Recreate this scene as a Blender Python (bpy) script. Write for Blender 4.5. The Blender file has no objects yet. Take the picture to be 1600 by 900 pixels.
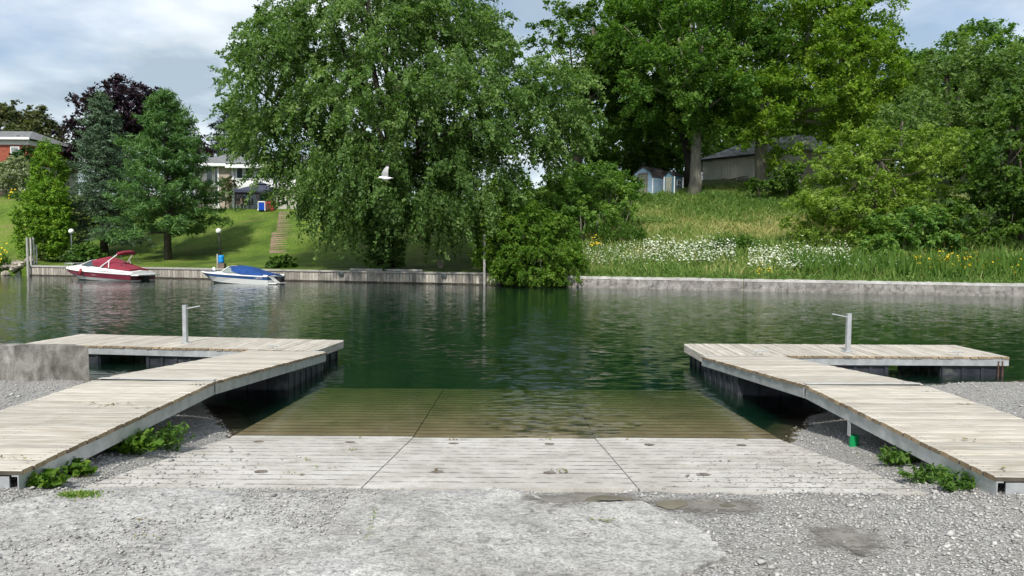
import bpy, math, random
import numpy as np
from mathutils import Vector, Matrix, Euler, noise as mnoise

scene = bpy.context.scene
COL = scene.collection
random.seed(7)

# ------------------------------------------------------------------ camera, world, sun, exposure
FPX = 1155.0
cam_d = bpy.data.cameras.new('camera')
cam_d.sensor_width = 36.0
cam_d.lens = 36.0 * FPX / 1600.0
cam_d.clip_start = 0.05
cam_d.clip_end = 4000
cam = bpy.data.objects.new('camera', cam_d)
COL.objects.link(cam)
CAM = Vector((0, 0, 2.2))
cam.location = CAM
cam.rotation_euler = (math.radians(90 - 3.22), math.radians(-0.35), 0)
RC = cam.rotation_euler.to_matrix()
scene.camera = cam

SUN_EL, SUN_AZ = math.radians(48), math.radians(195)
w = bpy.data.worlds.new('World')
scene.world = w
w.use_nodes = True
nt = w.node_tree
nt.nodes.clear()


def N(t, typ, **kw):
    n = t.nodes.new(typ)
    for k, v in kw.items():
        setattr(n, k, v)
    return n


def build_world():
    L = nt.links.new
    out = N(nt, 'ShaderNodeOutputWorld')
    sky = N(nt, 'ShaderNodeTexSky', sky_type='NISHITA', sun_disc=False)
    sky.sun_elevation = SUN_EL
    sky.sun_rotation = SUN_AZ
    sky.air_density = 1.0
    sky.dust_density = 1.2
    sky.ozone_density = 1.5
    b1 = N(nt, 'ShaderNodeBackground')
    b1.inputs['Strength'].default_value = 0.085
    L(sky.outputs[0], b1.inputs['Color'])
    tc = N(nt, 'ShaderNodeTexCoord')
    sep = N(nt, 'ShaderNodeSeparateXYZ')
    L(tc.outputs['Generated'], sep.inputs[0])
    zz = N(nt, 'ShaderNodeMath', operation='MAXIMUM')
    zz.inputs[1].default_value = 0.0
    L(sep.outputs['Z'], zz.inputs[0])
    ad = N(nt, 'ShaderNodeMath', operation='ADD')
    ad.inputs[1].default_value = 0.16
    L(zz.outputs[0], ad.inputs[0])
    dx = N(nt, 'ShaderNodeMath', operation='DIVIDE')
    dy = N(nt, 'ShaderNodeMath', operation='DIVIDE')
    L(sep.outputs['X'], dx.inputs[0]); L(ad.outputs[0], dx.inputs[1])
    L(sep.outputs['Y'], dy.inputs[0]); L(ad.outputs[0], dy.inputs[1])
    cb = N(nt, 'ShaderNodeCombineXYZ')
    L(dx.outputs[0], cb.inputs[0]); L(dy.outputs[0], cb.inputs[1])
    n1 = N(nt, 'ShaderNodeTexNoise')
    n1.inputs['Scale'].default_value = 1.15
    n1.inputs['Detail'].default_value = 7
    n1.inputs['Roughness'].default_value = 0.55
    mp = N(nt, 'ShaderNodeMapping')
    mp.inputs['Location'].default_value = (3.7, 1.3, 0)
    L(cb.outputs[0], mp.inputs[0]); L(mp.outputs[0], n1.inputs['Vector'])
    r1 = N(nt, 'ShaderNodeValToRGB')
    r1.color_ramp.elements[0].position = 0.24
    r1.color_ramp.elements[1].position = 0.54
    L(n1.outputs['Fac'], r1.inputs[0])
    n2 = N(nt, 'ShaderNodeTexNoise')
    n2.inputs['Scale'].default_value = 1.7
    n2.inputs['Detail'].default_value = 6
    L(mp.outputs[0], n2.inputs['Vector'])
    r2 = N(nt, 'ShaderNodeValToRGB')
    r2.color_ramp.elements[0].position = 0.40
    r2.color_ramp.elements[0].color = (0.42, 0.51, 0.585, 1)
    r2.color_ramp.elements[1].position = 0.61
    r2.color_ramp.elements[1].color = (0.92, 0.97, 1.0, 1)
    L(n2.outputs['Fac'], r2.inputs[0])
    b2 = N(nt, 'ShaderNodeBackground')
    b2.inputs['Strength'].default_value = 0.64
    L(r2.outputs[0], b2.inputs['Color'])
    mx = N(nt, 'ShaderNodeMixShader')
    ml = N(nt, 'ShaderNodeMath', operation='MULTIPLY')
    ml.inputs[1].default_value = 0.85
    L(r1.outputs[0], ml.inputs[0])
    L(ml.outputs[0], mx.inputs[0]); L(b1.outputs[0], mx.inputs[1]); L(b2.outputs[0], mx.inputs[2])
    L(mx.outputs[0], out.inputs[0])


build_world()
sun_d = bpy.data.lights.new('sun', 'SUN')
sun_d.energy = 2.6
sun_d.angle = math.radians(4)
sun_d.color = (1.0, 0.955, 0.88)
sun = bpy.data.objects.new('sun', sun_d)
COL.objects.link(sun)
SDIR = Vector((math.sin(SUN_AZ) * math.cos(SUN_EL), math.cos(SUN_AZ) * math.cos(SUN_EL), math.sin(SUN_EL)))
sun.rotation_euler = SDIR.to_track_quat('Z', 'Y').to_euler()
sun.location = (-20, -30, 40)

vs = scene.view_settings
vs.view_transform = 'Standard'
vs.look = 'None'
vs.exposure = 0.85
vs.gamma = 1.0
vs.use_curve_mapping = False
cy = scene.cycles
cy.use_denoising = True
cy.max_bounces = 8
cy.volume_bounces = 0
cy.diffuse_bounces = 4
cy.glossy_bounces = 3
cy.transmission_bounces = 5
cy.transparent_max_bounces = 12
cy.sample_clamp_indirect = 6
cy.caustics_reflective = False
cy.caustics_refractive = False


# ------------------------------------------------------------------ measuring helpers
def ray(px, py):
    return RC @ Vector(((px - 800) / FPX, -(py - 450) / FPX, -1))


def P(px, py, d):
    """world point seen at photo pixel (px, py) at depth y = d"""
    r = ray(px, py)
    return CAM + r * (d / r.y)


def sstep(a, b, x):
    t = np.clip((np.asarray(x, float) - a) / (b - a), 0, 1)
    return t * t * (3 - 2 * t)


def wob(x, y, s, k=0.0):
    """cheap smooth noise for arrays, about -1..1"""
    x = np.asarray(x, float); y = np.asarray(y, float)
    return (np.sin(x * s + 1.3 + k) * np.cos(y * s * 1.13 + .7 * k) + .5 * np.sin(x * s * 2.3 + y * s * 1.7 + k) + .35 * np.cos(y * s * 3.1 - x * s * 2.1 + 2 * k)) / 1.6


UB = Vector((math.cos(math.atan(.28)), -math.sin(math.atan(.28)), 0))   # along the far bank, to the right
VB = Vector((-UB.y, UB.x, 0))                                          # away from the water
BANG = -math.atan(.28)


def bankY(X):
    return 41.4 - .28 * np.asarray(X, float)


def vof(X, Y):
    return (np.asarray(Y, float) - bankY(X)) * .963


LV = [-3, 0, 1, 6, 9.5, 19, 26, 60, 140, 500]
LZ = [-2.2, .66, .70, 1.05, 1.75, 5.45, 5.75, 6.4, 7, 9]
RV = [-3, 0, 1.2, 6, 14, 20, 26, 40, 80, 500]
RZ = [-2.2, .56, .72, 2.15, 4.3, 6.4, 7.9, 9.0, 10, 12]


def zf(X, Y):
    X = np.asarray(X, float); Y = np.asarray(Y, float)
    v = vof(X, Y)
    zl = np.interp(v, LV, LZ)
    kl = sstep(-33.5, -43, X)
    zl = zl * (1 - kl) + kl * np.interp(v, [-3, 0, 1, 3, 15, 22, 60, 500], [-2.2, .66, .7, 1.15, 6.6, 7.2, 7.6, 9])
    zr = np.interp(v, RV, RZ)
    k = sstep(-3.5, 4.5, X)
    z = zl * (1 - k) + zr * k
    z = z + .10 * wob(X, Y, .35) * sstep(1, 6, v) + .03 * wob(X, Y, 1.3, 2) * sstep(.8, 3, v) * k
    # stony bank instead of a wall at the far left
    m = sstep(-33.3, -34.1, X)
    zs = np.interp(v, [-3, -.6, 1.2, 6], [-1.5, -.1, .95, 1.05])
    z = np.where(v < 6, z * (1 - m) + zs * m, z)
    return z


SLOPE = .129


def shoreY(a):
    return np.interp(a, [0, 3.15, 4.2, 5.5, 6.7, 9, 60], [8.39, 8.39, 10.0, 11.0, 11.75, 12.4, 13])


def zn(X, Y):
    """near bank: gravel, and the bed under the river"""
    X = np.asarray(X, float); Y = np.asarray(Y, float)
    a = np.abs(X)
    Ys = shoreY(a)
    flat = .41 + .045 * (5.2 - Y)
    f = np.where(Y < 5.2, flat, .41 * (Ys - Y) / np.maximum(Ys - 5.2, .1))
    f = f + .16 * sstep(5.6, 7.5, X) * sstep(6, 8.2, Y) * sstep(12.2, 10.6, Y)
    f = f + .03 * wob(X, Y, 2.1) * sstep(3.1, 3.6, a) * sstep(4.8, 6, Y) + .012 * wob(X, Y, 5, 1)
    f = f + .05 * sstep(3.2, 3.6, a) * sstep(3.5, 5.0, Y) * sstep(8.5, 6.5, Y)
    # ramp bed (just under the slabs)
    rz = np.where(Y < 5.45, .38 + .04 * (5.45 - Y), np.where(Y < 8.39, (8.39 - Y) * SLOPE, -(Y - 8.39) * .05)) - .05
    m = sstep(3.28, 3.05, a) * sstep(5.35, 5.6, Y)
    f = f * (1 - m) + rz * m
    # under water
    u = Y - np.where(a < 3.2, 12.15, Ys)
    deep = -np.interp(u, [0, .8, 2.2, 5, 20], [0.0, .14, .75, 2.1, 2.6])
    deep = np.where(a < 3.2, deep - .24, deep)
    return np.where(u > 0, deep, f)


# ------------------------------------------------------------------ object helpers
def tag(o, label=None, cat=None, group=None, kind=None):
    if label: o['label'] = label
    if cat: o['category'] = cat
    if group: o['group'] = group
    if kind: o['kind'] = kind
    return o


def empty(name, loc, rot=(0, 0, 0), label=None, cat=None, group=None, kind=None):
    o = bpy.data.objects.new(name, None)
    COL.objects.link(o)
    o.location = loc
    o.rotation_euler = rot
    o.empty_display_size = .2
    return tag(o, label, cat, group, kind)


def link(name, me, parent=None, loc=(0, 0, 0), rot=(0, 0, 0)):
    o = bpy.data.objects.new(name, me)
    COL.objects.link(o)
    if parent: o.parent = parent
    o.location = loc
    o.rotation_euler = rot
    return o


class MB:
    def __init__(s):
        s.v = []; s.f = []; s.m = []

    def add(s, vs_, fs, m=0):
        b = len(s.v)
        s.v += [tuple(p) for p in vs_]
        s.f += [tuple(i + b for i in f) for f in fs]
        s.m += [m] * len(fs)
        return s

    def box(s, x0, x1, y0, y1, z0, z1, m=0, ch=0.0):
        if ch:
            c = ch
            vs_ = [(x0, y0, z0), (x1, y0, z0), (x1, y1, z0), (x0, y1, z0),
                   (x0, y0, z1 - c), (x1, y0, z1 - c), (x1, y1, z1 - c), (x0, y1, z1 - c),
                   (x0 + c, y0 + c, z1), (x1 - c, y0 + c, z1), (x1 - c, y1 - c, z1), (x0 + c, y1 - c, z1)]
            fs = [(3, 2, 1, 0), (8, 9, 10, 11)]
            for k in range(4):
                n = (k + 1) % 4
                fs += [(k, n, 4 + n, 4 + k), (4 + k, 4 + n, 8 + n, 8 + k)]
            return s.add(vs_, fs, m)
        vs_ = [(x0, y0, z0), (x1, y0, z0), (x1, y1, z0), (x0, y1, z0), (x0, y0, z1), (x1, y0, z1), (x1, y1, z1), (x0, y1, z1)]
        return s.add(vs_, [(3, 2, 1, 0), (4, 5, 6, 7), (0, 1, 5, 4), (1, 2, 6, 5), (2, 3, 7, 6), (3, 0, 4, 7)], m)

    def tube(s, pts, rs, n=8, m=0, cap=True):
        pts = [Vector(p) for p in pts]
        if not hasattr(rs, '__len__'): rs = [rs] * len(pts)
        rings = []
        ref = None
        for i, p in enumerate(pts):
            d = (pts[min(i + 1, len(pts) - 1)] - pts[max(i - 1, 0)]).normalized()
            if ref is None:
                ref = Vector((1, 0, 0)) if abs(d.x) < .8 else Vector((0, 1, 0))
            a = d.cross(ref).normalized()
            b = a.cross(d).normalized()
            ref = b
            rings.append([p + (a * math.cos(2 * math.pi * k / n) + b * math.sin(2 * math.pi * k / n)) * rs[i] for k in range(n)])
        vs_ = [q for r in rings for q in r]
        fs = []
        for i in range(len(pts) - 1):
            for k in range(n):
                k2 = (k + 1) % n
                fs.append((i * n + k, i * n + k2, (i + 1) * n + k2, (i + 1) * n + k))
        if cap:
            fs.append(tuple(range(n)))
            fs.append(tuple(range(len(vs_) - 1, len(vs_) - n - 1, -1)))
        return s.add(vs_, fs, m)

    def grid(s, rows, m=0, close=False):
        n = len(rows[0])
        vs_ = [p for r in rows for p in r]
        fs = []
        for i in range(len(rows) - 1):
            for k in range(n - 1 + (1 if close else 0)):
                k2 = (k + 1) % n
                fs.append((i * n + k, i * n + k2, (i + 1) * n + k2, (i + 1) * n + k))
        return s.add(vs_, fs, m)

    def prism(s, poly, axis, a0, a1, m=0):
        """poly: 2-D outline; axis 'x','y','z' is the extruded direction"""
        def pt(p, a):
            return {'x': (a, p[0], p[1]), 'y': (p[0], a, p[1]), 'z': (p[0], p[1], a)}[axis]
        n = len(poly)
        vs_ = [pt(p, a0) for p in poly] + [pt(p, a1) for p in poly]
        fs = [tuple(range(n)), tuple(range(2 * n - 1, n - 1, -1))]
        fs += [(k, (k + 1) % n, n + (k + 1) % n, n + k) for k in range(n)]
        return s.add(vs_, fs, m)

    def ball(s, c, rx, ry=None, rz=None, nu=12, nv=8, m=0):
        ry = ry or rx; rz = rz or rx
        c = Vector(c)
        rows = []
        for i in range(nv + 1):
            th = math.pi * i / nv
            rows.append([c + Vector((rx * math.sin(th) * math.cos(2 * math.pi * k / nu), ry * math.sin(th) * math.sin(2 * math.pi * k / nu), rz * math.cos(th))) for k in range(nu)])
        return s.grid(rows, m, close=True)

    def mesh(s, name, mats, smooth=False):
        me = bpy.data.meshes.new(name)
        me.from_pydata(s.v, [], s.f)
        for mt in (mats if isinstance(mats, (list, tuple)) else [mats]):
            me.materials.append(mt)
        if any(s.m):
            me.polygons.foreach_set('material_index', s.m)
        bmesh_fix(me)
        if smooth:
            me.polygons.foreach_set('use_smooth', [True] * len(me.polygons))
        me.update()
        return me

    def build(s, name, mats, parent=None, loc=(0, 0, 0), rot=(0, 0, 0), smooth=False):
        return link(name, s.mesh(name, mats, smooth), parent, loc, rot)


def bmesh_fix(me):
    import bmesh
    bm = bmesh.new()
    bm.from_mesh(me)
    bmesh.ops.recalc_face_normals(bm, faces=bm.faces)
    bm.to_mesh(me)
    bm.free()


def fast_mesh(name, V, F, mat_, tint=None, nside=4):
    """V (n,3) array, F (m,nside) array, tint per face"""
    me = bpy.data.meshes.new(name)
    V = np.ascontiguousarray(V, dtype=np.float32)
    F = np.ascontiguousarray(F, dtype=np.int32)
    me.vertices.add(len(V))
    me.vertices.foreach_set('co', V.ravel())
    me.loops.add(F.size)
    me.loops.foreach_set('vertex_index', F.ravel())
    me.polygons.add(len(F))
    me.polygons.foreach_set('loop_start', np.arange(len(F), dtype=np.int32) * nside)
    me.polygons.foreach_set('loop_total', np.full(len(F), nside, dtype=np.int32))
    me.materials.append(mat_)
    if tint is not None:
        at = me.attributes.new('tint', 'FLOAT', 'FACE')
        at.data.foreach_set('value', np.ascontiguousarray(tint, dtype=np.float32))
    me.update(calc_edges=True)
    return me


# ------------------------------------------------------------------ materials
def base_mat(name):
    m = bpy.data.materials.new(name)
    m.use_nodes = True
    t = m.node_tree
    t.nodes.clear()
    return m, t, N(t, 'ShaderNodeOutputMaterial')


def ramp(t, stops):
    r = N(t, 'ShaderNodeValToRGB')
    e = r.color_ramp.elements
    while len(e) < len(stops): e.new(.5)
    for k, (p, c) in enumerate(stops):
        e[k].position = p
        e[k].color = (*c, 1)
    return r


def mixc(t, a, b, f, mode='MIX'):
    n = N(t, 'ShaderNodeMix', data_type='RGBA', blend_type=mode)
    L = t.links.new
    for s_, i in ((a, 6), (b, 7), (f, 0)):
        if hasattr(s_, 'type'): L(s_, n.inputs[i])
        elif i == 0: n.inputs[0].default_value = s_
        else: n.inputs[i].default_value = (*s_, 1)
    return n.outputs[2]


def noise_n(t, vec, scale, detail=4, rough=.55, dist=0):
    n = N(t, 'ShaderNodeTexNoise')
    n.inputs['Scale'].default_value = scale
    n.inputs['Detail'].default_value = detail
    n.inputs['Roughness'].default_value = rough
    n.inputs['Distortion'].default_value = dist
    if vec is not None: t.links.new(vec, n.inputs['Vector'])
    return n.outputs['Fac']


def coords(t, kind='Object', scale=(1, 1, 1)):
    c = N(t, 'ShaderNodeTexCoord')
    if scale == (1, 1, 1): return c.outputs[kind]
    m = N(t, 'ShaderNodeMapping')
    m.inputs['Scale'].default_value = scale
    t.links.new(c.outputs[kind], m.inputs[0])
    return m.outputs[0]


def plain(name, c1, c2=None, scale=5, rough=.6, metal=0, bump=0, bscale=None, stretch=(1, 1, 1), spec=.4, lo=.35, hi=.65, rnd=0, third=None, emit=0):
    m, t, out = base_mat(name)
    L = t.links.new
    b = N(t, 'ShaderNodeBsdfPrincipled')
    b.inputs['Roughness'].default_value = rough
    b.inputs['Metallic'].default_value = metal
    b.inputs['Specular IOR Level'].default_value = spec
    vec = coords(t, 'Object', stretch)
    if c2 is not None:
        f = noise_n(t, vec, scale, 6)
        r = ramp(t, [(lo, c1), (hi, c2)])
        L(f, r.inputs[0])
        col = r.outputs[0]
        if third:
            f3 = noise_n(t, vec, third[1], 5)
            r3 = ramp(t, [(third[2], (0, 0, 0)), (third[3], (1, 1, 1))])
            L(f3, r3.inputs[0])
            col = mixc(t, col, third[0], r3.outputs[0])
    else:
        rgb = N(t, 'ShaderNodeRGB')
        rgb.outputs[0].default_value = (*c1, 1)
        col = rgb.outputs[0]
    if rnd:
        oi = N(t, 'ShaderNodeObjectInfo')
        mr = N(t, 'ShaderNodeMapRange')
        mr.inputs[3].default_value = 1 - rnd
        mr.inputs[4].default_value = 1 + rnd
        L(oi.outputs['Random'], mr.inputs[0])
        hs = N(t, 'ShaderNodeHueSaturation')
        L(mr.outputs[0], hs.inputs['Value'])
        L(col, hs.inputs['Color'])
        col = hs.outputs[0]
    L(col, b.inputs['Base Color'])
    if bump:
        bn = N(t, 'ShaderNodeBump')
        bn.inputs['Strength'].default_value = 1
        bn.inputs['Distance'].default_value = bump
        L(noise_n(t, vec, bscale or scale * 3, 6, .65), bn.inputs['Height'])
        L(bn.outputs[0], b.inputs['Normal'])
    L(b.outputs[0], out.inputs[0])
    return m


def leaf_mat(name, dark, mid, light, trans=.3, rough=.55, spec=.25):
    m, t, out = base_mat(name)
    L = t.links.new
    a = N(t, 'ShaderNodeAttribute', attribute_name='tint')
    r = ramp(t, [(.12, dark), (.5, mid), (.9, light)])
    L(a.outputs['Fac'], r.inputs[0])
    b = N(t, 'ShaderNodeBsdfPrincipled')
    b.inputs['Roughness'].default_value = rough
    b.inputs['Specular IOR Level'].default_value = spec
    L(r.outputs[0], b.inputs['Base Color'])
    tr = N(t, 'ShaderNodeBsdfTranslucent')
    tc = mixc(t, r.outputs[0], (1.3, 1.5, .5), 1.0, 'MULTIPLY')
    L(tc, tr.inputs['Color'])
    mx = N(t, 'ShaderNodeMixShader')
    mx.inputs[0].default_value = trans
    L(b.outputs[0], mx.inputs[1]); L(tr.outputs[0], mx.inputs[2])
    L(mx.outputs[0], out.inputs[0])
    return m


def tint_mat(name, stops, rough=.8, spec=.3):
    m, t, out = base_mat(name)
    a = N(t, 'ShaderNodeAttribute', attribute_name='tint')
    r = ramp(t, stops)
    t.links.new(a.outputs['Fac'], r.inputs[0])
    b = N(t, 'ShaderNodeBsdfPrincipled')
    b.inputs['Roughness'].default_value = rough
    b.inputs['Specular IOR Level'].default_value = spec
    t.links.new(r.outputs[0], b.inputs['Base Color'])
    t.links.new(b.outputs[0], out.inputs[0])
    return m


def gravel_mat(name, c_lo, c_hi, scale=38, dirt=(.27, .25, .22), dirt_amt=.5):
    m, t, out = base_mat(name)
    L = t.links.new
    vec = coords(t)
    vo = N(t, 'ShaderNodeTexVoronoi')
    vo.inputs['Scale'].default_value = scale
    vo.inputs['Randomness'].default_value = 1
    L(vec, vo.inputs['Vector'])
    sp = N(t, 'ShaderNodeSeparateColor')
    L(vo.outputs['Color'], sp.inputs[0])
    r = ramp(t, [(0, c_lo), (.55, tuple((a + b) / 2 for a, b in zip(c_lo, c_hi))), (1, c_hi)])
    L(sp.outputs[0], r.inputs[0])
    gap = ramp(t, [(.0, (1, 1, 1)), (.55, (.85, .85, .85)), (.8, (.45, .43, .40))])
    L(vo.outputs['Distance'], gap.inputs[0])
    col = mixc(t, r.outputs[0], gap.outputs[0], 1, 'MULTIPLY')
    f = noise_n(t, vec, 1.1, 6, .6)
    rd = ramp(t, [(.45, (0, 0, 0)), (.68, (dirt_amt,) * 3)])
    L(f, rd.inputs[0])
    col = mixc(t, col, dirt, rd.outputs[0])
    b = N(t, 'ShaderNodeBsdfPrincipled')
    b.inputs['Roughness'].default_value = .85
    b.inputs['Specular IOR Level'].default_value = .25
    L(col, b.inputs['Base Color'])
    bn = N(t, 'ShaderNodeBump')
    bn.inputs['Strength'].default_value = 1
    bn.inputs['Distance'].default_value = .012
    inv = N(t, 'ShaderNodeMath', operation='SUBTRACT')
    inv.inputs[0].default_value = 1
    L(vo.outputs['Distance'], inv.inputs[1])
    L(inv.outputs[0], bn.inputs['Height'])
    L(bn.outputs[0], b.inputs['Normal'])
    L(b.outputs[0], out.inputs[0])
    return m


def concrete_mat(name, c1, c2, stain, rough=.85, agg=0.0, bump=.004, stain_lo=.52, stain_hi=.7, streak=False, flake=0.0):
    m, t, out = base_mat(name)
    L = t.links.new
    vec = coords(t)
    f1 = noise_n(t, vec, 2.2, 8, .65)
    r1 = ramp(t, [(.32, c1), (.66, c2)])
    L(f1, r1.inputs[0])
    col = r1.outputs[0]
    v2 = coords(t, 'Object', (2.2, 2.2, 1.1)) if streak else vec
    f4 = noise_n(t, vec, .75, 4, .6, .8)
    r4 = ramp(t, [(.32, (.80, .79, .77)), (.62, (1.06,) * 3)])
    L(f4, r4.inputs[0])
    col = mixc(t, col, r4.outputs[0], 1, 'MULTIPLY')
    f2 = noise_n(t, v2, 2.2 if streak else 1.4, 8, .7, .4)
    r2 = ramp(t, [(stain_lo, (0, 0, 0)), (stain_hi, (.85,) * 3)])
    L(f2, r2.inputs[0])
    col = mixc(t, col, stain, r2.outputs[0])
    f3 = noise_n(t, vec, 55, 3, .7)
    r3 = ramp(t, [(.3, (1 - agg,) * 3), (.5, (1, 1, 1)), (.72, (1 + .5 * agg,) * 3)])
    L(f3, r3.inputs[0])
    col = mixc(t, col, r3.outputs[0], 1, 'MULTIPLY')
    if flake:
        f5 = noise_n(t, coords(t, 'Object', (1, 1.15, 1)), 11, 5, .72, 1.2)
        r5 = ramp(t, [(.34, (1 - flake, 1 - flake, 1 - .96 * flake)), (.48, (1, 1, 1)), (.60, (1 + .55 * flake,) * 3)])
        L(f5, r5.inputs[0])
        col = mixc(t, col, r5.outputs[0], 1, 'MULTIPLY')
    b = N(t, 'ShaderNodeBsdfPrincipled')
    b.inputs['Roughness'].default_value = rough
    b.inputs['Specular IOR Level'].default_value = .25
    L(col, b.inputs['Base Color'])
    bn = N(t, 'ShaderNodeBump')
    bn.inputs['Distance'].default_value = bump
    bn.inputs['Strength'].default_value = 1
    L(noise_n(t, vec, 30, 6, .75), bn.inputs['Height'])
    L(bn.outputs[0], b.inputs['Normal'])
    L(b.outputs[0], out.inputs[0])
    return m


def wood_mat(name, c1, c2, along=(1, 14, 14), scale=3.0, rnd=.16, rough=.8, bump=.002):
    m, t, out = base_mat(name)
    L = t.links.new
    oi = N(t, 'ShaderNodeObjectInfo')
    tc = N(t, 'ShaderNodeTexCoord')
    mp = N(t, 'ShaderNodeMapping')
    mp.inputs['Scale'].default_value = along
    sh = N(t, 'ShaderNodeVectorMath', operation='ADD')
    mu = N(t, 'ShaderNodeMath', operation='MULTIPLY')
    mu.inputs[1].default_value = 37.0
    L(oi.outputs['Random'], mu.inputs[0])
    L(tc.outputs['Object'], sh.inputs[0]); L(mu.outputs[0], sh.inputs[1])
    L(sh.outputs[0], mp.inputs[0])
    f = noise_n(t, mp.outputs[0], scale, 6, .6, .3)
    r = ramp(t, [(.3, c1), (.62, c2)])
    L(f, r.inputs[0])
    mr = N(t, 'ShaderNodeMapRange')
    mr.inputs[3].default_value = 1 - rnd
    mr.inputs[4].default_value = 1 + rnd
    L(oi.outputs['Random'], mr.inputs[0])
    hs = N(t, 'ShaderNodeHueSaturation')
    L(mr.outputs[0], hs.inputs['Value']); L(r.outputs[0], hs.inputs['Color'])
    # weathering blotches
    f2 = noise_n(t, sh.outputs[0], 2.2, 5, .6)
    r2 = ramp(t, [(.5, (1, 1, 1)), (.75, (.80, .77, .71))])
    L(f2, r2.inputs[0])
    col = mixc(t, hs.outputs[0], r2.outputs[0], 1, 'MULTIPLY')
    b = N(t, 'ShaderNodeBsdfPrincipled')
    b.inputs['Roughness'].default_value = rough
    b.inputs['Specular IOR Level'].default_value = .25
    L(col, b.inputs['Base Color'])
    bn = N(t, 'ShaderNodeBump')
    bn.inputs['Distance'].default_value = bump
    bn.inputs['Strength'].default_value = 1
    L(f, bn.inputs['Height']); L(bn.outputs[0], b.inputs['Normal'])
    L(b.outputs[0], out.inputs[0])
    return m


def patch_mat(name, c1, c2, rough, spec, fade):
    """damp patch whose outline breaks up into the ground"""
    m, t, out = base_mat(name)
    L = t.links.new
    vec = coords(t)
    r = ramp(t, [(.35, c1), (.65, c2)])
    L(noise_n(t, vec, 7, 6), r.inputs[0])
    b = N(t, 'ShaderNodeBsdfPrincipled')
    b.inputs['Roughness'].default_value = rough
    b.inputs['Specular IOR Level'].default_value = spec
    L(r.outputs[0], b.inputs['Base Color'])
    a = N(t, 'ShaderNodeAttribute', attribute_name='edge')
    sc_ = N(t, 'ShaderNodeMath', operation='DIVIDE')
    sc_.inputs[1].default_value = fade
    L(a.outputs['Fac'], sc_.inputs[0])
    ad = N(t, 'ShaderNodeMath', operation='ADD')
    L(sc_.outputs[0], ad.inputs[0]); L(noise_n(t, vec, 28, 6, .7), ad.inputs[1])
    th = ramp(t, [(.55, (0, 0, 0)), (.85, (1, 1, 1))])
    L(ad.outputs[0], th.inputs[0])
    tr = N(t, 'ShaderNodeBsdfTransparent')
    mx = N(t, 'ShaderNodeMixShader')
    L(th.outputs[0], mx.inputs[0]); L(tr.outputs[0], mx.inputs[1]); L(b.outputs[0], mx.inputs[2])
    L(mx.outputs[0], out.inputs[0])
    return m


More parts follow.
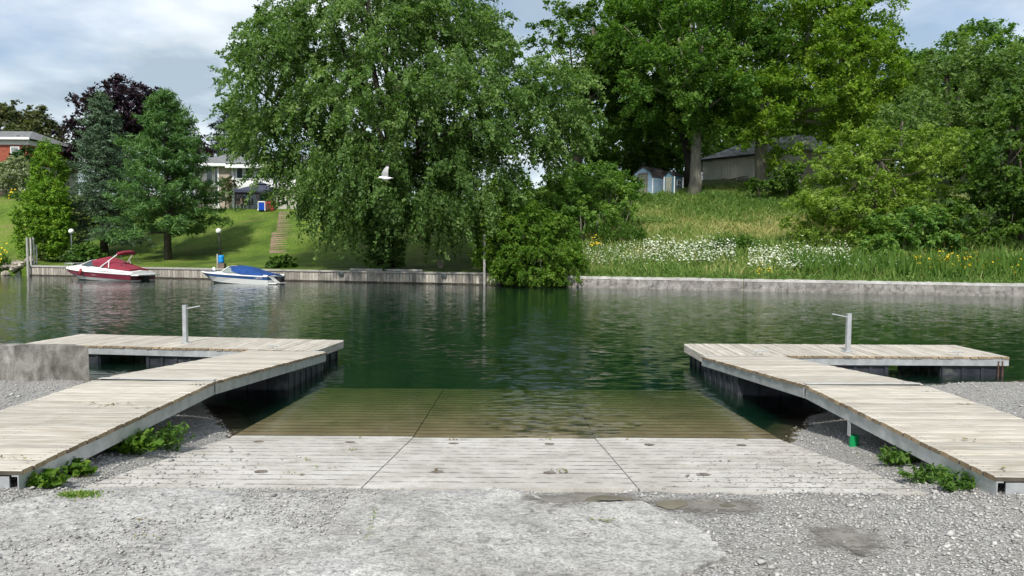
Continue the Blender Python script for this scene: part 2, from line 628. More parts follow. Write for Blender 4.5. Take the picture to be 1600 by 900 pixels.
def water_mat():
    m, t, out = base_mat('river_water')
    L = t.links.new
    def slopes(scale_xy, sc, det, amp):
        n = N(t, 'ShaderNodeTexNoise')
        n.inputs['Scale'].default_value = sc
        n.inputs['Detail'].default_value = det
        n.inputs['Roughness'].default_value = .55
        n.inputs['Distortion'].default_value = .4
        L(coords(t, 'Object', scale_xy), n.inputs['Vector'])
        a = N(t, 'ShaderNodeVectorMath', operation='SUBTRACT')
        a.inputs[1].default_value = (.5, .5, .5)
        L(n.outputs['Color'], a.inputs[0])
        m_ = N(t, 'ShaderNodeVectorMath', operation='MULTIPLY')
        m_.inputs[1].default_value = amp
        L(a.outputs[0], m_.inputs[0])
        return m_.outputs[0]
    s1 = slopes((.85, 2.5, 1), 4.6, 4, (.12, .50, 0))
    s2 = slopes((.4, .9, 1), 1.6, 2, (.02, .05, 0))
    sm = N(t, 'ShaderNodeVectorMath', operation='ADD')
    L(s1, sm.inputs[0]); L(s2, sm.inputs[1])
    # calmer and rougher patches of breeze
    n3 = noise_n(t, coords(t, 'Object', (.035, .10, 1)), 1.2, 3, .5)
    st = ramp(t, [(.38, (.55,) * 3), (.62, (1.1,) * 3)])
    L(n3, st.inputs[0])
    # a breeze-ruffled lane off the ramp and another off the left float
    sx = N(t, 'ShaderNodeSeparateXYZ')
    L(coords(t), sx.inputs[0])
    wq = noise_n(t, coords(t, 'Object', (.3, .25, 1)), 1.0, 3, .6)

    def lane(xc, xw, y0, y1, amp):
        def node(op, a, b=None):
            n = N(t, 'ShaderNodeMath', operation=op)
            for i_, v_ in enumerate((a, b)):
                if v_ is None: continue
                if hasattr(v_, 'type'): L(v_, n.inputs[i_])
                else: n.inputs[i_].default_value = v_
            return n.outputs[0]
        xx = node('ADD', sx.outputs['X'], node('MULTIPLY', node('SUBTRACT', wq, .5), xw * 2.2))
        g = node('DIVIDE', node('SUBTRACT', xx, xc), xw)
        g = node('MAXIMUM', node('SUBTRACT', 1.0, node('MULTIPLY', g, g)), 0.0)
        m_ = N(t, 'ShaderNodeMapRange', interpolation_type='SMOOTHSTEP')
        m_.inputs[1].default_value = y0; m_.inputs[2].default_value = y0 + (y1 - y0) * .25
        L(sx.outputs['Y'], m_.inputs[0])
        m2 = N(t, 'ShaderNodeMapRange', interpolation_type='SMOOTHSTEP')
        m2.inputs[1].default_value = y1; m2.inputs[2].default_value = y0 + (y1 - y0) * .6
        L(sx.outputs['Y'], m2.inputs[0])
        return node('MULTIPLY', node('MULTIPLY', g, node('MULTIPLY', m_.outputs[0], m2.outputs[0])), amp)
    la = N(t, 'ShaderNodeMath', operation='ADD')
    L(lane(.50, 1.25, 2.0, 30, 3.0), la.inputs[0]); L(lane(-15, 8, 14, 40, .9), la.inputs[1])
    sh = N(t, 'ShaderNodeMapRange', interpolation_type='SMOOTHSTEP')     # calmer towards the ramp
    sh.inputs[1].default_value = 8.5; sh.inputs[2].default_value = 16; sh.inputs[3].default_value = .38
    L(sx.outputs['Y'], sh.inputs[0])
    ls = N(t, 'ShaderNodeMath', operation='MULTIPLY_ADD')
    L(st.outputs[0], ls.inputs[0]); L(sh.outputs[0], ls.inputs[1]); L(la.outputs[0], ls.inputs[2])
    sv = N(t, 'ShaderNodeVectorMath', operation='MULTIPLY')
    L(sm.outputs[0], sv.inputs[0]); L(ls.outputs[0], sv.inputs[1])
    up = N(t, 'ShaderNodeVectorMath', operation='ADD')
    up.inputs[1].default_value = (0, 0, 1)
    L(sv.outputs[0], up.inputs[0])
    bn = N(t, 'ShaderNodeVectorMath', operation='NORMALIZE')
    L(up.outputs[0], bn.inputs[0])
    fr = N(t, 'ShaderNodeFresnel')
    fr.inputs['IOR'].default_value = 1.33
    L(bn.outputs[0], fr.inputs['Normal'])
    gl = N(t, 'ShaderNodeBsdfGlossy')
    gl.inputs['Roughness'].default_value = .10
    gl.inputs['Color'].default_value = (1, 1, 1, 1)
    L(bn.outputs[0], gl.inputs['Normal'])
    tr = N(t, 'ShaderNodeBsdfTransparent')
    tr.inputs['Color'].default_value = (.97, .98, .97, 1)
    va = N(t, 'ShaderNodeVolumeAbsorption')
    va.inputs['Color'].default_value = (.44, .62, .34, 1)
    va.inputs['Density'].default_value = 2.2
    vsc = N(t, 'ShaderNodeVolumeScatter')
    vsc.inputs['Color'].default_value = (.08, .46, .34, 1)
    vsc.inputs['Density'].default_value = .17
    vad = N(t, 'ShaderNodeAddShader')
    L(va.outputs[0], vad.inputs[0]); L(vsc.outputs[0], vad.inputs[1])
    L(vad.outputs[0], out.inputs['Volume'])
    mx = N(t, 'ShaderNodeMixShader')
    L(fr.outputs[0], mx.inputs[0]); L(tr.outputs[0], mx.inputs[1]); L(gl.outputs[0], mx.inputs[2])
    L(mx.outputs[0], out.inputs[0])
    return m


def lawn_mat():
    m, t, out = base_mat('mown_grass')
    L = t.links.new
    vec = coords(t)
    f1 = noise_n(t, vec, .35, 6, .6)
    r1 = ramp(t, [(.35, (.056, .100, .014)), (.55, (.104, .168, .022)), (.72, (.155, .188, .042))])
    L(f1, r1.inputs[0])
    v2 = coords(t, 'Object', (.25, 1.2, 1))
    f2 = noise_n(t, v2, .5, 5, .6)
    r2 = ramp(t, [(.54, (0, 0, 0)), (.74, (.8,) * 3)])
    L(f2, r2.inputs[0])
    col = mixc(t, r1.outputs[0], (.19, .16, .07), r2.outputs[0])
    f3 = noise_n(t, coords(t, 'Object', (1, .45, 1)), 6, 5, .7)
    r3 = ramp(t, [(.3, (.62,) * 3), (.7, (1.3,) * 3)])
    L(f3, r3.inputs[0])
    col = mixc(t, col, r3.outputs[0], 1, 'MULTIPLY')
    b = N(t, 'ShaderNodeBsdfPrincipled')
    b.inputs['Roughness'].default_value = .9
    b.inputs['Specular IOR Level'].default_value = .15
    L(col, b.inputs['Base Color'])
    bn = N(t, 'ShaderNodeBump')
    bn.inputs['Distance'].default_value = .05
    bn.inputs['Strength'].default_value = 1
    L(noise_n(t, vec, 9, 4, .7), bn.inputs['Height'])
    L(bn.outputs[0], b.inputs['Normal'])
    L(b.outputs[0], out.inputs[0])
    return m


def glass_mat(name, tint_=(.05, .07, .08)):
    return plain(name, tint_, rough=.05, spec=.8)


M = {}
M['gravel'] = gravel_mat('loose_grey_gravel', (.235, .23, .222), (.51, .50, .48), 62)
M['bed'] = plain('river_bed_mud', (.016, .045, .028), (.030, .062, .030), .5, .95, bump=.05, bscale=2)
M['shallow'] = plain('wet_brown_gravel', (.055, .045, .026), (.115, .095, .058), 9, .6, bump=.03, bscale=20)
M['lawn'] = lawn_mat()
M['meadow'] = plain('rough_meadow_soil', (.085, .145, .028), (.21, .22, .085), .5, .95, bump=.12, bscale=5, third=((.05, .10, .018), .22, .45, .62))
M['water'] = water_mat()
M['slab'] = concrete_mat('ramp_concrete', (.42, .40, .365), (.56, .54, .51), (.33, .30, .26), flake=.10, agg=.16, bump=.004)
M['hole'] = plain('silt_filled_hole', (.09, .075, .06), (.22, .19, .16), 30, .9)
M['groove_wet'] = plain('algae_in_groove', (.03, .03, .015), (.08, .075, .035), 9, .9)
M['groove'] = plain('silt_in_groove', (.10, .09, .07), (.40, .38, .34), 9, .9, lo=.42, hi=.62)
M['slab_wet'] = concrete_mat('algae_covered_concrete', (.215, .168, .10), (.32, .255, .16), (.13, .115, .06), agg=.2, bump=.006, rough=.6)
M['apron'] = concrete_mat('worn_apron_concrete', (.38, .37, .355), (.54, .53, .51), (.30, .285, .265), agg=.55, bump=.02, stain_lo=.5, stain_hi=.75, flake=.42)
M['oldwall'] = concrete_mat('stained_old_concrete', (.15, .145, .132), (.36, .35, .325), (.06, .055, .047), agg=.25, bump=.015, stain_lo=.42, stain_hi=.66, streak=True)
M['bankwall'] = concrete_mat('weathered_bank_concrete', (.22, .21, .195), (.42, .40, .38), (.10, .092, .08), agg=.25, bump=.03, stain_lo=.48, stain_hi=.66, streak=True)
M['walltop'] = concrete_mat('pale_wall_coping', (.44, .43, .41), (.66, .65, .63), (.24, .23, .21), agg=.2, bump=.02)
M['mud'] = patch_mat('damp_silt', (.145, .132, .115), (.245, .227, .203), .65, .3, .36)
M['puddle'] = patch_mat('muddy_puddle_water', (.17, .15, .118), (.21, .19, .152), .06, .6, .03)
M['deck'] = wood_mat('weathered_deck_board', (.31, .284, .243), (.52, .482, .42), rnd=.15)
M['deckedge'] = plain('gap_shade_board_edge', (.05, .043, .034), (.12, .105, .085), 6, .95)  # dark tone paints gap shade onto the board sides
M['deckend'] = wood_mat('board_end_grain', (.22, .16, .10), (.36, .27, .17), (10, 10, 2), rnd=.35)
M['galv'] = plain('galvanised_steel', (.44, .46, .47), (.60, .62, .63), 7, .45, .55, bump=.001, bscale=30, spec=.5)
M['galvd'] = plain('dark_steel_recess', (.03, .03, .03), rough=.8)
M['float'] = plain('black_plastic_float', (.016, .019, .026), (.045, .05, .062), 4, .42, bump=.003, bscale=10, third=((.11, .115, .11), 2.6, .60, .74))
M['plate'] = plain('pale_zinc_plate', (.40, .40, .385), (.52, .515, .50), 8, .6)
M['green'] = plain('green_painted_sleeve', (.0, .22, .065), (.0, .30, .09), 4, .45)
M['white'] = plain('white_gelcoat', (.78, .79, .78), (.84, .84, .83), 2, .25, spec=.5)
M['maroon'] = plain('maroon_gelcoat', (.115, .010, .022), (.15, .014, .03), 2, .3, spec=.5)
M['canvas_red'] = plain('maroon_canvas', (.19, .018, .035), (.26, .028, .05), 3, .85, bump=.02, bscale=5)
M['canvas_blue'] = plain('royal_blue_canvas', (.006, .045, .19), (.010, .065, .26), 3, .8, bump=.02, bscale=5)
M['blueband'] = plain('blue_gelcoat', (.02, .07, .21), rough=.3)
M['glass'] = glass_mat('dark_glass')
M['glasslt'] = plain('hazy_windshield', (.22, .26, .25), rough=.08, spec=.7)
M['chrome'] = plain('polished_rail', (.75, .75, .74), rough=.25, metal=.7)
M['black'] = plain('black_rubber', (.015, .015, .016), rough=.7)
M['fender'] = plain('faded_red_fender', (.36, .05, .06), rough=.5)
M['bark'] = plain('grey_brown_bark', (.055, .045, .035), (.14, .12, .10), 4, .95, bump=.06, bscale=8, stretch=(3, 3, .5))
M['barkpale'] = plain('pale_grey_bark', (.17, .155, .13), (.34, .31, .26), 4, .95, bump=.06, bscale=8, stretch=(3, 3, .5))
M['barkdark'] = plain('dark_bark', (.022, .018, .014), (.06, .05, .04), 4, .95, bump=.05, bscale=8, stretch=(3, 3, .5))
M['timber'] = wood_mat('weathered_wall_board', (.24, .215, .18), (.46, .43, .385), (12, 12, 1.2), rnd=.3)
M['timberdk'] = plain('waterlogged_timber', (.03, .026, .02), (.08, .07, .055), 4, .8)
M['cap'] = wood_mat('grey_cap_timber', (.27, .26, .235), (.42, .41, .38), (1, 10, 10), rnd=.12)
M['post'] = wood_mat('silvered_post_timber', (.34, .33, .31), (.52, .51, .48), (9, 9, .8), rnd=.12)
M['stepw'] = wood_mat('brown_step_timber', (.20, .145, .105), (.34, .26, .20), (1.5, 10, 10), rnd=.22)
M['brick'] = plain('red_brick', (.24, .060, .035), (.33, .095, .055), 3, .9)
M['tan'] = plain('tan_brick', (.33, .275, .225), (.44, .38, .32), 6, .9)
M['sidingw'] = plain('white_siding', (.74, .75, .76), (.80, .81, .82), 2, .6)
M['shingle'] = plain('grey_shingles', (.11, .115, .12), (.21, .215, .22), 3, .9, bump=.02, bscale=9)
M['shingled'] = plain('dark_brown_shingles', (.018, .016, .017), (.045, .038, .038), 4, .9, bump=.02, bscale=9)
M['shinglea'] = plain('aged_grey_shingles', (.32, .315, .31), (.52, .515, .51), 1.6, .95, bump=.04, bscale=5, third=((.07, .07, .065), 3, .5, .66))
M['shedblue'] = plain('pale_blue_siding', (.20, .30, .40), (.27, .38, .49), 2, .7)
M['playblue'] = plain('teal_blue_siding', (.06, .14, .19), (.085, .18, .235), 2, .7)
M['doorg'] = plain('weathered_grey_green_door', (.17, .18, .14), (.27, .28, .23), 3, .85, stretch=(6, 6, 1))
M['frameb'] = plain('worn_brown_frame', (.12, .09, .07), (.20, .16, .13), 4, .85)
M['garage'] = plain('taupe_metal_siding', (.66, .63, .575), (.76, .73, .67), 1.2, .8)
M['navy'] = plain('navy_fabric_roof', (.030, .036, .060), (.05, .058, .09), 2, .7)
M['curtain'] = plain('dark_grey_curtain', (.035, .035, .04), (.06, .06, .068), 3, .9)
M['blue'] = plain('bright_blue_plastic', (.004, .06, .42), rough=.4)
M['sky_blue'] = plain('light_blue_plastic', (.01, .25, .66), (.015, .29, .72), 2, .35)
M['red'] = plain('red_cover_fabric', (.36, .025, .04), (.45, .04, .06), 3, .8)
M['redb'] = plain('brown_side_panel', (.10, .04, .03), rough=.8)
M['globe'] = plain('frosted_white_globe', (.86, .86, .84), rough=.3)
M['pole'] = plain('grey_green_pole', (.09, .11, .11), rough=.5)
M['poleb'] = plain('black_pole', (.012, .013, .014), rough=.5)
M['rock'] = plain('bank_rock', (.17, .145, .115), (.42, .38, .32), 2.5, .9, bump=.06, bscale=5, rnd=.35)
M['gull'] = plain('white_feathers', (.80, .81, .82), rough=.7)
M['gullgrey'] = plain('grey_feathers', (.36, .37, .39), rough=.7)
M['gulldark'] = plain('black_wingtip_feathers', (.03, .03, .035), rough=.7)
M['beak'] = plain('yellow_beak', (.55, .38, .05), rough=.5)
M['beige'] = plain('beige_panel', (.5, .48, .43), rough=.8)
M['teal'] = plain('teal_picture', (.02, .28, .36), rough=.6)
M['stones'] = tint_mat('loose_stones', [(0, (.17, .165, .16)), (.5, (.38, .37, .355)), (1, (.53, .52, .495))])
M['debris'] = tint_mat('dry_leaf_litter', [(0, (.10, .06, .03)), (.5, (.20, .16, .06)), (1, (.14, .20, .05))])
M['flower'] = tint_mat('white_umbels', [(0, (.42, .48, .34)), (1, (.64, .66, .55))], .8)
M['yflower'] = tint_mat('yellow_flower_heads', [(0, (.55, .36, .01)), (1, (.70, .52, .02))], .8)
# foliage: dark, mid, light of the leaf itself
M['l_silver'] = leaf_mat('silver_maple_leaves', (0.066, 0.125, 0.031), (0.120, 0.213, 0.054), (0.252, 0.356, 0.127), .42)
M['l_maple'] = leaf_mat('deep_green_maple_leaves', (0.053, 0.123, 0.024), (0.108, 0.216, 0.034), (0.195, 0.294, 0.051), .42)
M['l_maple2'] = leaf_mat('bright_maple_leaves', (0.090, 0.178, 0.017), (0.173, 0.287, 0.028), (0.291, 0.381, 0.046), .42)
M['l_ash'] = leaf_mat('grey_green_ash_leaves', (0.073, 0.136, 0.036), (0.132, 0.216, 0.059), (0.213, 0.296, 0.088), .42)
M['l_box'] = leaf_mat('yellow_green_elder_leaves', (0.117, 0.195, 0.026), (0.202, 0.307, 0.046), (0.311, 0.406, 0.080), .42)
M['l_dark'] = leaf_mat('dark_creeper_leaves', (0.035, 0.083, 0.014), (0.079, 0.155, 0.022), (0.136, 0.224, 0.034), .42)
M['l_sumac'] = leaf_mat('sumac_leaves', (0.078, 0.175, 0.035), (0.158, 0.281, 0.056), (0.264, 0.376, 0.084), .42)
M['l_vine'] = leaf_mat('vine_leaves', (0.058, 0.132, 0.015), (0.114, 0.218, 0.024), (0.179, 0.279, 0.037), .42)
M['l_cedar'] = leaf_mat('cedar_sprays', (0.086, 0.184, 0.018), (0.164, 0.304, 0.025), (0.275, 0.401, 0.040), .25)
M['l_spruce'] = leaf_mat('blue_grey_spruce_needles', (0.051, 0.095, 0.055), (0.100, 0.165, 0.095), (0.165, 0.240, 0.147), .12)
M['l_bluespruce'] = leaf_mat('dark_blue_spruce_needles', (.022, .035, .034), (.042, .060, .058), (.075, .098, .095), .1)
M['l_pine'] = leaf_mat('white_pine_needles', (0.052, 0.125, 0.040), (0.100, 0.205, 0.058), (0.166, 0.285, 0.085), .25)
M['l_purple'] = leaf_mat('dark_purple_maple_leaves', (0.013, 0.008, 0.014), (0.029, 0.016, 0.026), (0.056, 0.032, 0.044), .15)
M['l_olive'] = leaf_mat('olive_brown_leaves', (.050, .062, .022), (.090, .105, .038), (.145, .150, .060), .3)
M['l_willow'] = leaf_mat('variegated_willow_leaves', (.16, .20, .10), (.28, .33, .19), (.46, .50, .34), .3)
M['l_yew'] = leaf_mat('dark_yew_needles', (.012, .045, .010), (.026, .078, .016), (.05, .115, .026), .15)
M['l_weed'] = leaf_mat('weed_leaves', (0.043, 0.106, 0.015), (0.083, 0.172, 0.026), (0.139, 0.233, 0.048), .34)
M['l_grass'] = leaf_mat('grass_blades', (0.098, 0.188, 0.036), (0.198, 0.296, 0.064), (0.443, 0.409, 0.180), .3)
M['l_mead'] = leaf_mat('meadow_forbs', (0.074, 0.163, 0.034), (0.142, 0.257, 0.058), (0.236, 0.323, 0.095), .3)

# ------------------------------------------------------------------ setting
def height_grid(name, xs, ys, fz, mats, kind='structure', matf=None):
    X, Y = np.meshgrid(np.asarray(xs, float), np.asarray(ys, float))
    Z = fz(X, Y)
    V = np.stack([X, Y, Z], -1).reshape(-1, 3)
    ny, nx = X.shape
    i = np.arange(nx * ny).reshape(ny, nx)
    F = np.stack([i[:-1, :-1], i[:-1, 1:], i[1:, 1:], i[1:, :-1]], -1).reshape(-1, 4)
    me = fast_mesh(name, V, F, mats[0])
    for mm in mats[1:]: me.materials.append(mm)
    if matf is not None:
        C = V[F].mean(1)
        me.polygons.foreach_set('material_index', matf(C[:, 0], C[:, 1], C[:, 2]).astype(np.int32))
    me.polygons.foreach_set('use_smooth', np.ones(len(F), dtype=bool))
    o = link(name, me)
    o['kind'] = kind
    return o


def span(*segs):
    out = []
    for a, b, s in segs:
        out += list(np.arange(a, b, s))
    return out + [segs[-1][1]]


# near shore: gravel, continuing under water as the river bed as far as the other bank
nx_ = span((-300, -40, 20), (-40, -12, 2), (-12, 12, .12), (12, 40, 2), (40, 300, 20))
ny_ = span((-120, -10, 10), (-10, 2, .6), (2, 14, .12), (14, 20, .5))
height_grid('gravel_shore', nx_, ny_, zn, [M['gravel'], M['shallow'], M['bed']],
            matf=lambda x, y, z: np.where(z < -1.3, 2, np.where(z < .012, 1, 0)))
height_grid('river_bed', span((-300, -60, 20), (-60, 60, 4), (60, 300, 20)), span((19.9, 140, 4)), lambda x, y: np.full(np.shape(x), -2.62) + .05 * wob(x, y, .4), [M['bed']])
rv = MB()
rv.box(-300, 300, -60, 160, -6, 0)
tag(rv.build('river', M['water']), kind='structure')


def bank_grid(name, us, vs_, mat_):
    """grid laid along the far bank; u runs along the bank (its X), v runs away from the water"""
    U, Vv = np.meshgrid(np.asarray(us, float), np.asarray(vs_, float))
    X = U
    Y = bankY(U) + Vv / .963
    Z = zf(X, Y)
    wall = (X > -33.7)
    Z = np.where((Vv <= .13) & wall, -2.7, Z)
    V = np.stack([X, Y, Z], -1).reshape(-1, 3)
    ny, nx = X.shape
    i = np.arange(nx * ny).reshape(ny, nx)
    F = np.stack([i[:-1, :-1], i[:-1, 1:], i[1:, 1:], i[1:, :-1]], -1).reshape(-1, 4)
    me = fast_mesh(name, V, F, mat_)
    me.polygons.foreach_set('use_smooth', np.ones(len(F), dtype=bool))
    return tag(link(name, me), kind='structure')


vrows = [.12, .14, .6, 1, 1.5, 2, 3, 4, 5, 6, 7, 8, 9, 9.5, 10, 11, 12, 13, 14, 15, 16, 17, 18, 18.5, 19, 19.5, 20, 22, 24, 26, 30, 36, 44, 60, 90, 140, 260, 500, 900]
bank_grid('stony_bank', span((-420, -60, 20), (-60, -34, 1.0)), [-3, -1.5, -.6, 0, .6] + vrows[3:], M['lawn'])
bank_grid('lawn', span((-34, 1.2, .6)), vrows, M['lawn'])
bank_grid('meadow_hill', span((1.2, 42, .5), (42, 100, 4), (100, 440, 20)), vrows, M['meadow'])


# boat ramp of three grooved slabs
ramp_e = empty('boat_ramp', (0, 5.45, .38), kind='structure')
YT = 5.45


def ramp_z(y):
    return (8.39 - y) * SLOPE if y < 8.39 else -(y - 8.39) * .05


def ramp_slab(x0, x1, ytop, phase):
    b = MB()
    ys = [(ytop, 0)]
    y = ytop + .10 + phase
    gw, gd = .027, .018
    while y < 12.2:
        ys += [(y - gw / 2, 0), (y - gw / 4, -gd), (y + gw / 4, -gd), (y + gw / 2, 0)]
        y += .205 if y < 8.4 else .20
    ys.append((12.3, 0))
    xs = [x0 + (x1 - x0) * k / 14 for k in range(15)]
    rows = []
    for (yy, dz) in ys:
        jig = [.014 * mnoise.noise(Vector((x * 3.1, yy * 5.3, 3))) if dz or 0 else 0 for x in xs]
        rows.append([(x, yy + j - 5.45, ramp_z(yy) + dz - .38 + .006 * mnoise.noise(Vector((x * 2, yy * 2, 9)))) for x, j in zip(xs, jig)])
    b.grid(rows)
    # side skirts and top edge give the slab its thickness
    for k in (0, len(xs) - 1):
        b.grid([[(r[k][0], r[k][1], r[k][2]) for r in rows], [(r[k][0], r[k][1], r[k][2] - .16) for r in rows]])
    b.grid([rows[0], [(p[0], p[1], p[2] - .16) for p in rows[0]]])
    n_ = len(xs)
    gr_f = {i for i in range(len(rows)) if i and (i - 1) % 4 in (1, 2)}
    b.m = []
    for fi, f in enumerate(b.f):
        yy = sum(b.v[i][1] for i in f) / len(f)
        mi = 1 if yy > 8.40 - 5.45 else 0
        if fi < (len(rows) - 1) * (n_ - 1):
            rr = fi // (n_ - 1)
            if rr >= 1 and (rr - 1) % 4 in (0, 1, 2): mi = 2 + mi
        b.m.append(mi)
    return b.build('ramp_slab', [M['slab'], M['slab_wet'], M['groove'], M['groove_wet']], ramp_e)


ramp_slab(-3.20, -1.131, 5.48, 0.02)
ramp_slab(-1.119, .965, 5.50, .13)
ramp_slab(.977, 3.10, 5.42, .07)


def lifting_hole(x, y, r=.055):
    b = MB()
    n = 14
    rows = []
    for (k, h) in ((1.0, .0005), (.9, .004), (.55, .0055), (.12, .006)):
        rows.append([(r * k * math.cos(6.2832 * i / n) * (1 + .12 * math.sin(3 * i + x * 9)), r * k * math.sin(6.2832 * i / n), h) for i in range(n)])
    b.grid(rows, close=True)
    b.add(rows[-1], [tuple(range(n))])
    b.build('lifting_hole', M['hole'], ramp_e, (x, y - 5.45, ramp_z(y) - .38 + .004), (-math.atan(SLOPE), 0, 0))


for hx_, hy_ in ((-2.1, 6.12), (-.62, 6.15), (.33, 6.15), (1.62, 6.12), (2.5, 7.9), (-1.75, 7.95), (-2.75, 7.95), (-.62, 7.9), (.42, 7.9), (1.5, 7.9)):
    lifting_hole(hx_, hy_)


def gp(px, py):
    """near ground point at a photo pixel"""
    r = ray(px, py)
    lo, hi = 1.0, 40.0
    for _ in range(50):
        d = (lo + hi) / 2
        q = CAM + r * (d / r.y)
        if q.z > float(zn(q.x, q.y)): lo = d
        else: hi = d
    return CAM + r * (lo / r.y)


def sheet(name, pts, mat_, dz, thick=0.0, n=4, jag=.03, seed=1, kind='structure', smooth_z=True):
    """a thin irregular sheet lying on the near ground; pts: outline (x, y)"""
    import bmesh
    from mathutils.geometry import tessellate_polygon
    out = []
    rng_ = random.Random(seed)
    for i in range(len(pts)):
        a = Vector(pts[i]); c = Vector(pts[(i + 1) % len(pts)])
        for k in range(n):
            p = a.lerp(c, k / n)
            out.append((p.x + rng_.uniform(-jag, jag), p.y + rng_.uniform(-jag, jag)))
    bm = bmesh.new()
    vs_ = [bm.verts.new((x, y, 0)) for x, y in out]
    f = bm.faces.new(vs_)
    bmesh.ops.triangulate(bm, faces=[f])
    for _ in range(4):
        long_ = [e for e in bm.edges if e.calc_length() > (.35 if thick else .10)]
        if not long_: break
        bmesh.ops.subdivide_edges(bm, edges=long_, cuts=1)
        bmesh.ops.triangulate(bm, faces=[q for q in bm.faces if len(q.verts) > 3])
    rim = [v.co.copy() for v in bm.verts if v.is_boundary]
    dist = []
    for v in bm.verts:
        dist.append(0.0 if v.is_boundary else min((v.co - q).length for q in rim))
        v.co.z = float(zn(v.co.x, v.co.y)) + (dz if dz >= 0 else (.027 if inap(np.array([v.co.x]), np.array([v.co.y]))[0] else .008) - dz - 1)
    if thick:
        be = [e for e in bm.edges if e.is_boundary]
        r = bmesh.ops.extrude_edge_only(bm, edges=be)
        for v in [g for g in r['geom'] if isinstance(g, bmesh.types.BMVert)]:
            v.co.z -= thick
    bmesh.ops.recalc_face_normals(bm, faces=bm.faces)
    me = bpy.data.meshes.new(name)
    bm.verts.index_update()
    bm.to_mesh(me); bm.free()
    if not thick:
        at = me.attributes.new('edge', 'FLOAT', 'POINT')
        at.data.foreach_set('value', np.array(dist, dtype=np.float32))
    me.materials.append(mat_)
    return tag(link(name, me), kind=kind)


def pxy(*pp):
    return [tuple(gp(a, c)[:2]) for a, c in pp]


apron_pts = [(-1.14, 5.49), (-.55, 5.49), (.02, 5.48)] + pxy((862, 792), (1000, 787), (1055, 811), (1100, 838), (1134, 868), (1112, 884), (1060, 905)) + [(1.3, 2.6), (.4, 1.2), (-1.1, 1.2), (-1.05, 3.0)]
def in_poly(pts):
    pts = np.array(pts)

    def f(X, Y):
        ins = np.zeros(len(X), bool)
        j = len(pts) - 1
        for i in range(len(pts)):
            xi, yi = pts[i]; xj, yj = pts[j]
            c = ((yi > Y) != (yj > Y)) & (X < (xj - xi) * (Y - yi) / (yj - yi + 1e-9) + xi)
            ins ^= c
            j = i
        return ins
    return f


inap = in_poly(apron_pts)
sheet('concrete_apron', apron_pts, M['apron'], .022, .08, 5, .018, 3)
left_pts = [(-3.15, 5.46), (-2.2, 5.47), (-1.14, 5.475), (-.9, 5.475)] + [(-.85, 3.0), (-.9, 1.2), (-4.2, 1.2), (-4.0, 3.2)]
sheet('worn_concrete_pad', left_pts, M['apron'], .014, .06, 5, .03, 4)
MUDS = [pxy((800, 782), (842, 773), (930, 770), (1010, 779), (1120, 778), (1190, 784), (1215, 794), (1180, 806), (1120, 812), (1060, 806), (1000, 791), (900, 799), (850, 797)), pxy((1240, 822), (1300, 816), (1385, 838), (1420, 866), (1350, 872), (1280, 854))]
sheet('mud_patch', MUDS[0], M['mud'], -1.0, 0, 4, .045, 5, 'stuff')
sheet('puddle', pxy((905, 781), (940, 776), (985, 780), (1000, 786), (950, 789), (915, 787)), M['puddle'], -1.003, 0, 3, .008, 6, 'stuff')
sheet('puddle', pxy((1022, 785), (1070, 782), (1085, 789), (1060, 798), (1030, 797)), M['puddle'], -1.003, 0, 3, .01, 7, 'stuff')
sheet('puddle', pxy((1120, 789), (1150, 788), (1152, 794), (1130, 796)), M['puddle'], -1.003, 0, 3, .006, 8, 'stuff')
sheet('mud_patch', MUDS[1], M['mud'], -1.0, 0, 5, .07, 9, 'stuff')
sheet('mud_patch', pxy((895, 835), (925, 832), (932, 842), (900, 850), (885, 844)), M['mud'], -1.0, 0, 4, .02, 10, 'stuff')
sheet('mud_patch', pxy((832, 855), (870, 858), (880, 866), (850, 866)), M['mud'], -1.0, 0, 3, .012, 11, 'stuff')
sheet('mud_patch', pxy((890, 895), (930, 890), (968, 900), (920, 906)), M['mud'], -1.0, 0, 3, .015, 12, 'stuff')


# ------------------------------------------------------------------ loose stones
def stones(name, X, Y, size, seed, flat=.6, z=None, mat_='stones', bright=0.0):
    r = np.random.default_rng(seed)
    n = len(X)
    base = np.array([[1, 0, 0], [0, 1, 0], [-1, 0, 0], [0, -1, 0], [0, 0, 1], [0, 0, -1]], float)
    tri = np.array([[0, 1, 4], [1, 2, 4], [2, 3, 4], [3, 0, 4], [1, 0, 5], [2, 1, 5], [3, 2, 5], [0, 3, 5]])
    V = base[None] + r.normal(0, .22, (n, 6, 3))
    s = size * np.exp(r.normal(0, .38, n))
    V[:, :, 0] *= r.uniform(.8, 1.5, n)[:, None]
    V[:, :, 2] *= flat
    V *= (s / 2)[:, None, None]
    a = r.uniform(0, 6.28, n)
    c, sn = np.cos(a)[:, None], np.sin(a)[:, None]
    x = V[:, :, 0] * c - V[:, :, 1] * sn
    y = V[:, :, 0] * sn + V[:, :, 1] * c
    V[:, :, 0] = x + X[:, None]
    V[:, :, 1] = y + Y[:, None]
    Z = zn(X, Y) if z is None else z
    V[:, :, 2] += (Z + s * flat * .28)[:, None]
    F = (np.arange(n)[:, None, None] * 6 + tri[None]).reshape(-1, 3)
    t = np.repeat(np.clip(r.normal(.5 + bright, .22, n), 0, 1), 8)
    me = fast_mesh(name, V.reshape(-1, 3), F, M[mat_], t, 3)
    return tag(link(name, me), kind='stuff')


rg = np.random.default_rng(11)


def scatter(n, x0, x1, y0, y1, keep):
    X = rg.uniform(x0, x1, n); Y = y0 + (y1 - y0) * rg.random(n) ** 1.0
    k = keep(X, Y) > rg.random(n)
    return X[k], Y[k]


inleft = in_poly(left_pts)


inmud = lambda X, Y: in_poly(MUDS[0])(X, Y) | in_poly(MUDS[1])(X, Y)


def onramp(X, Y): return (np.abs(X + .05) < 3.16) & (Y > 5.44)


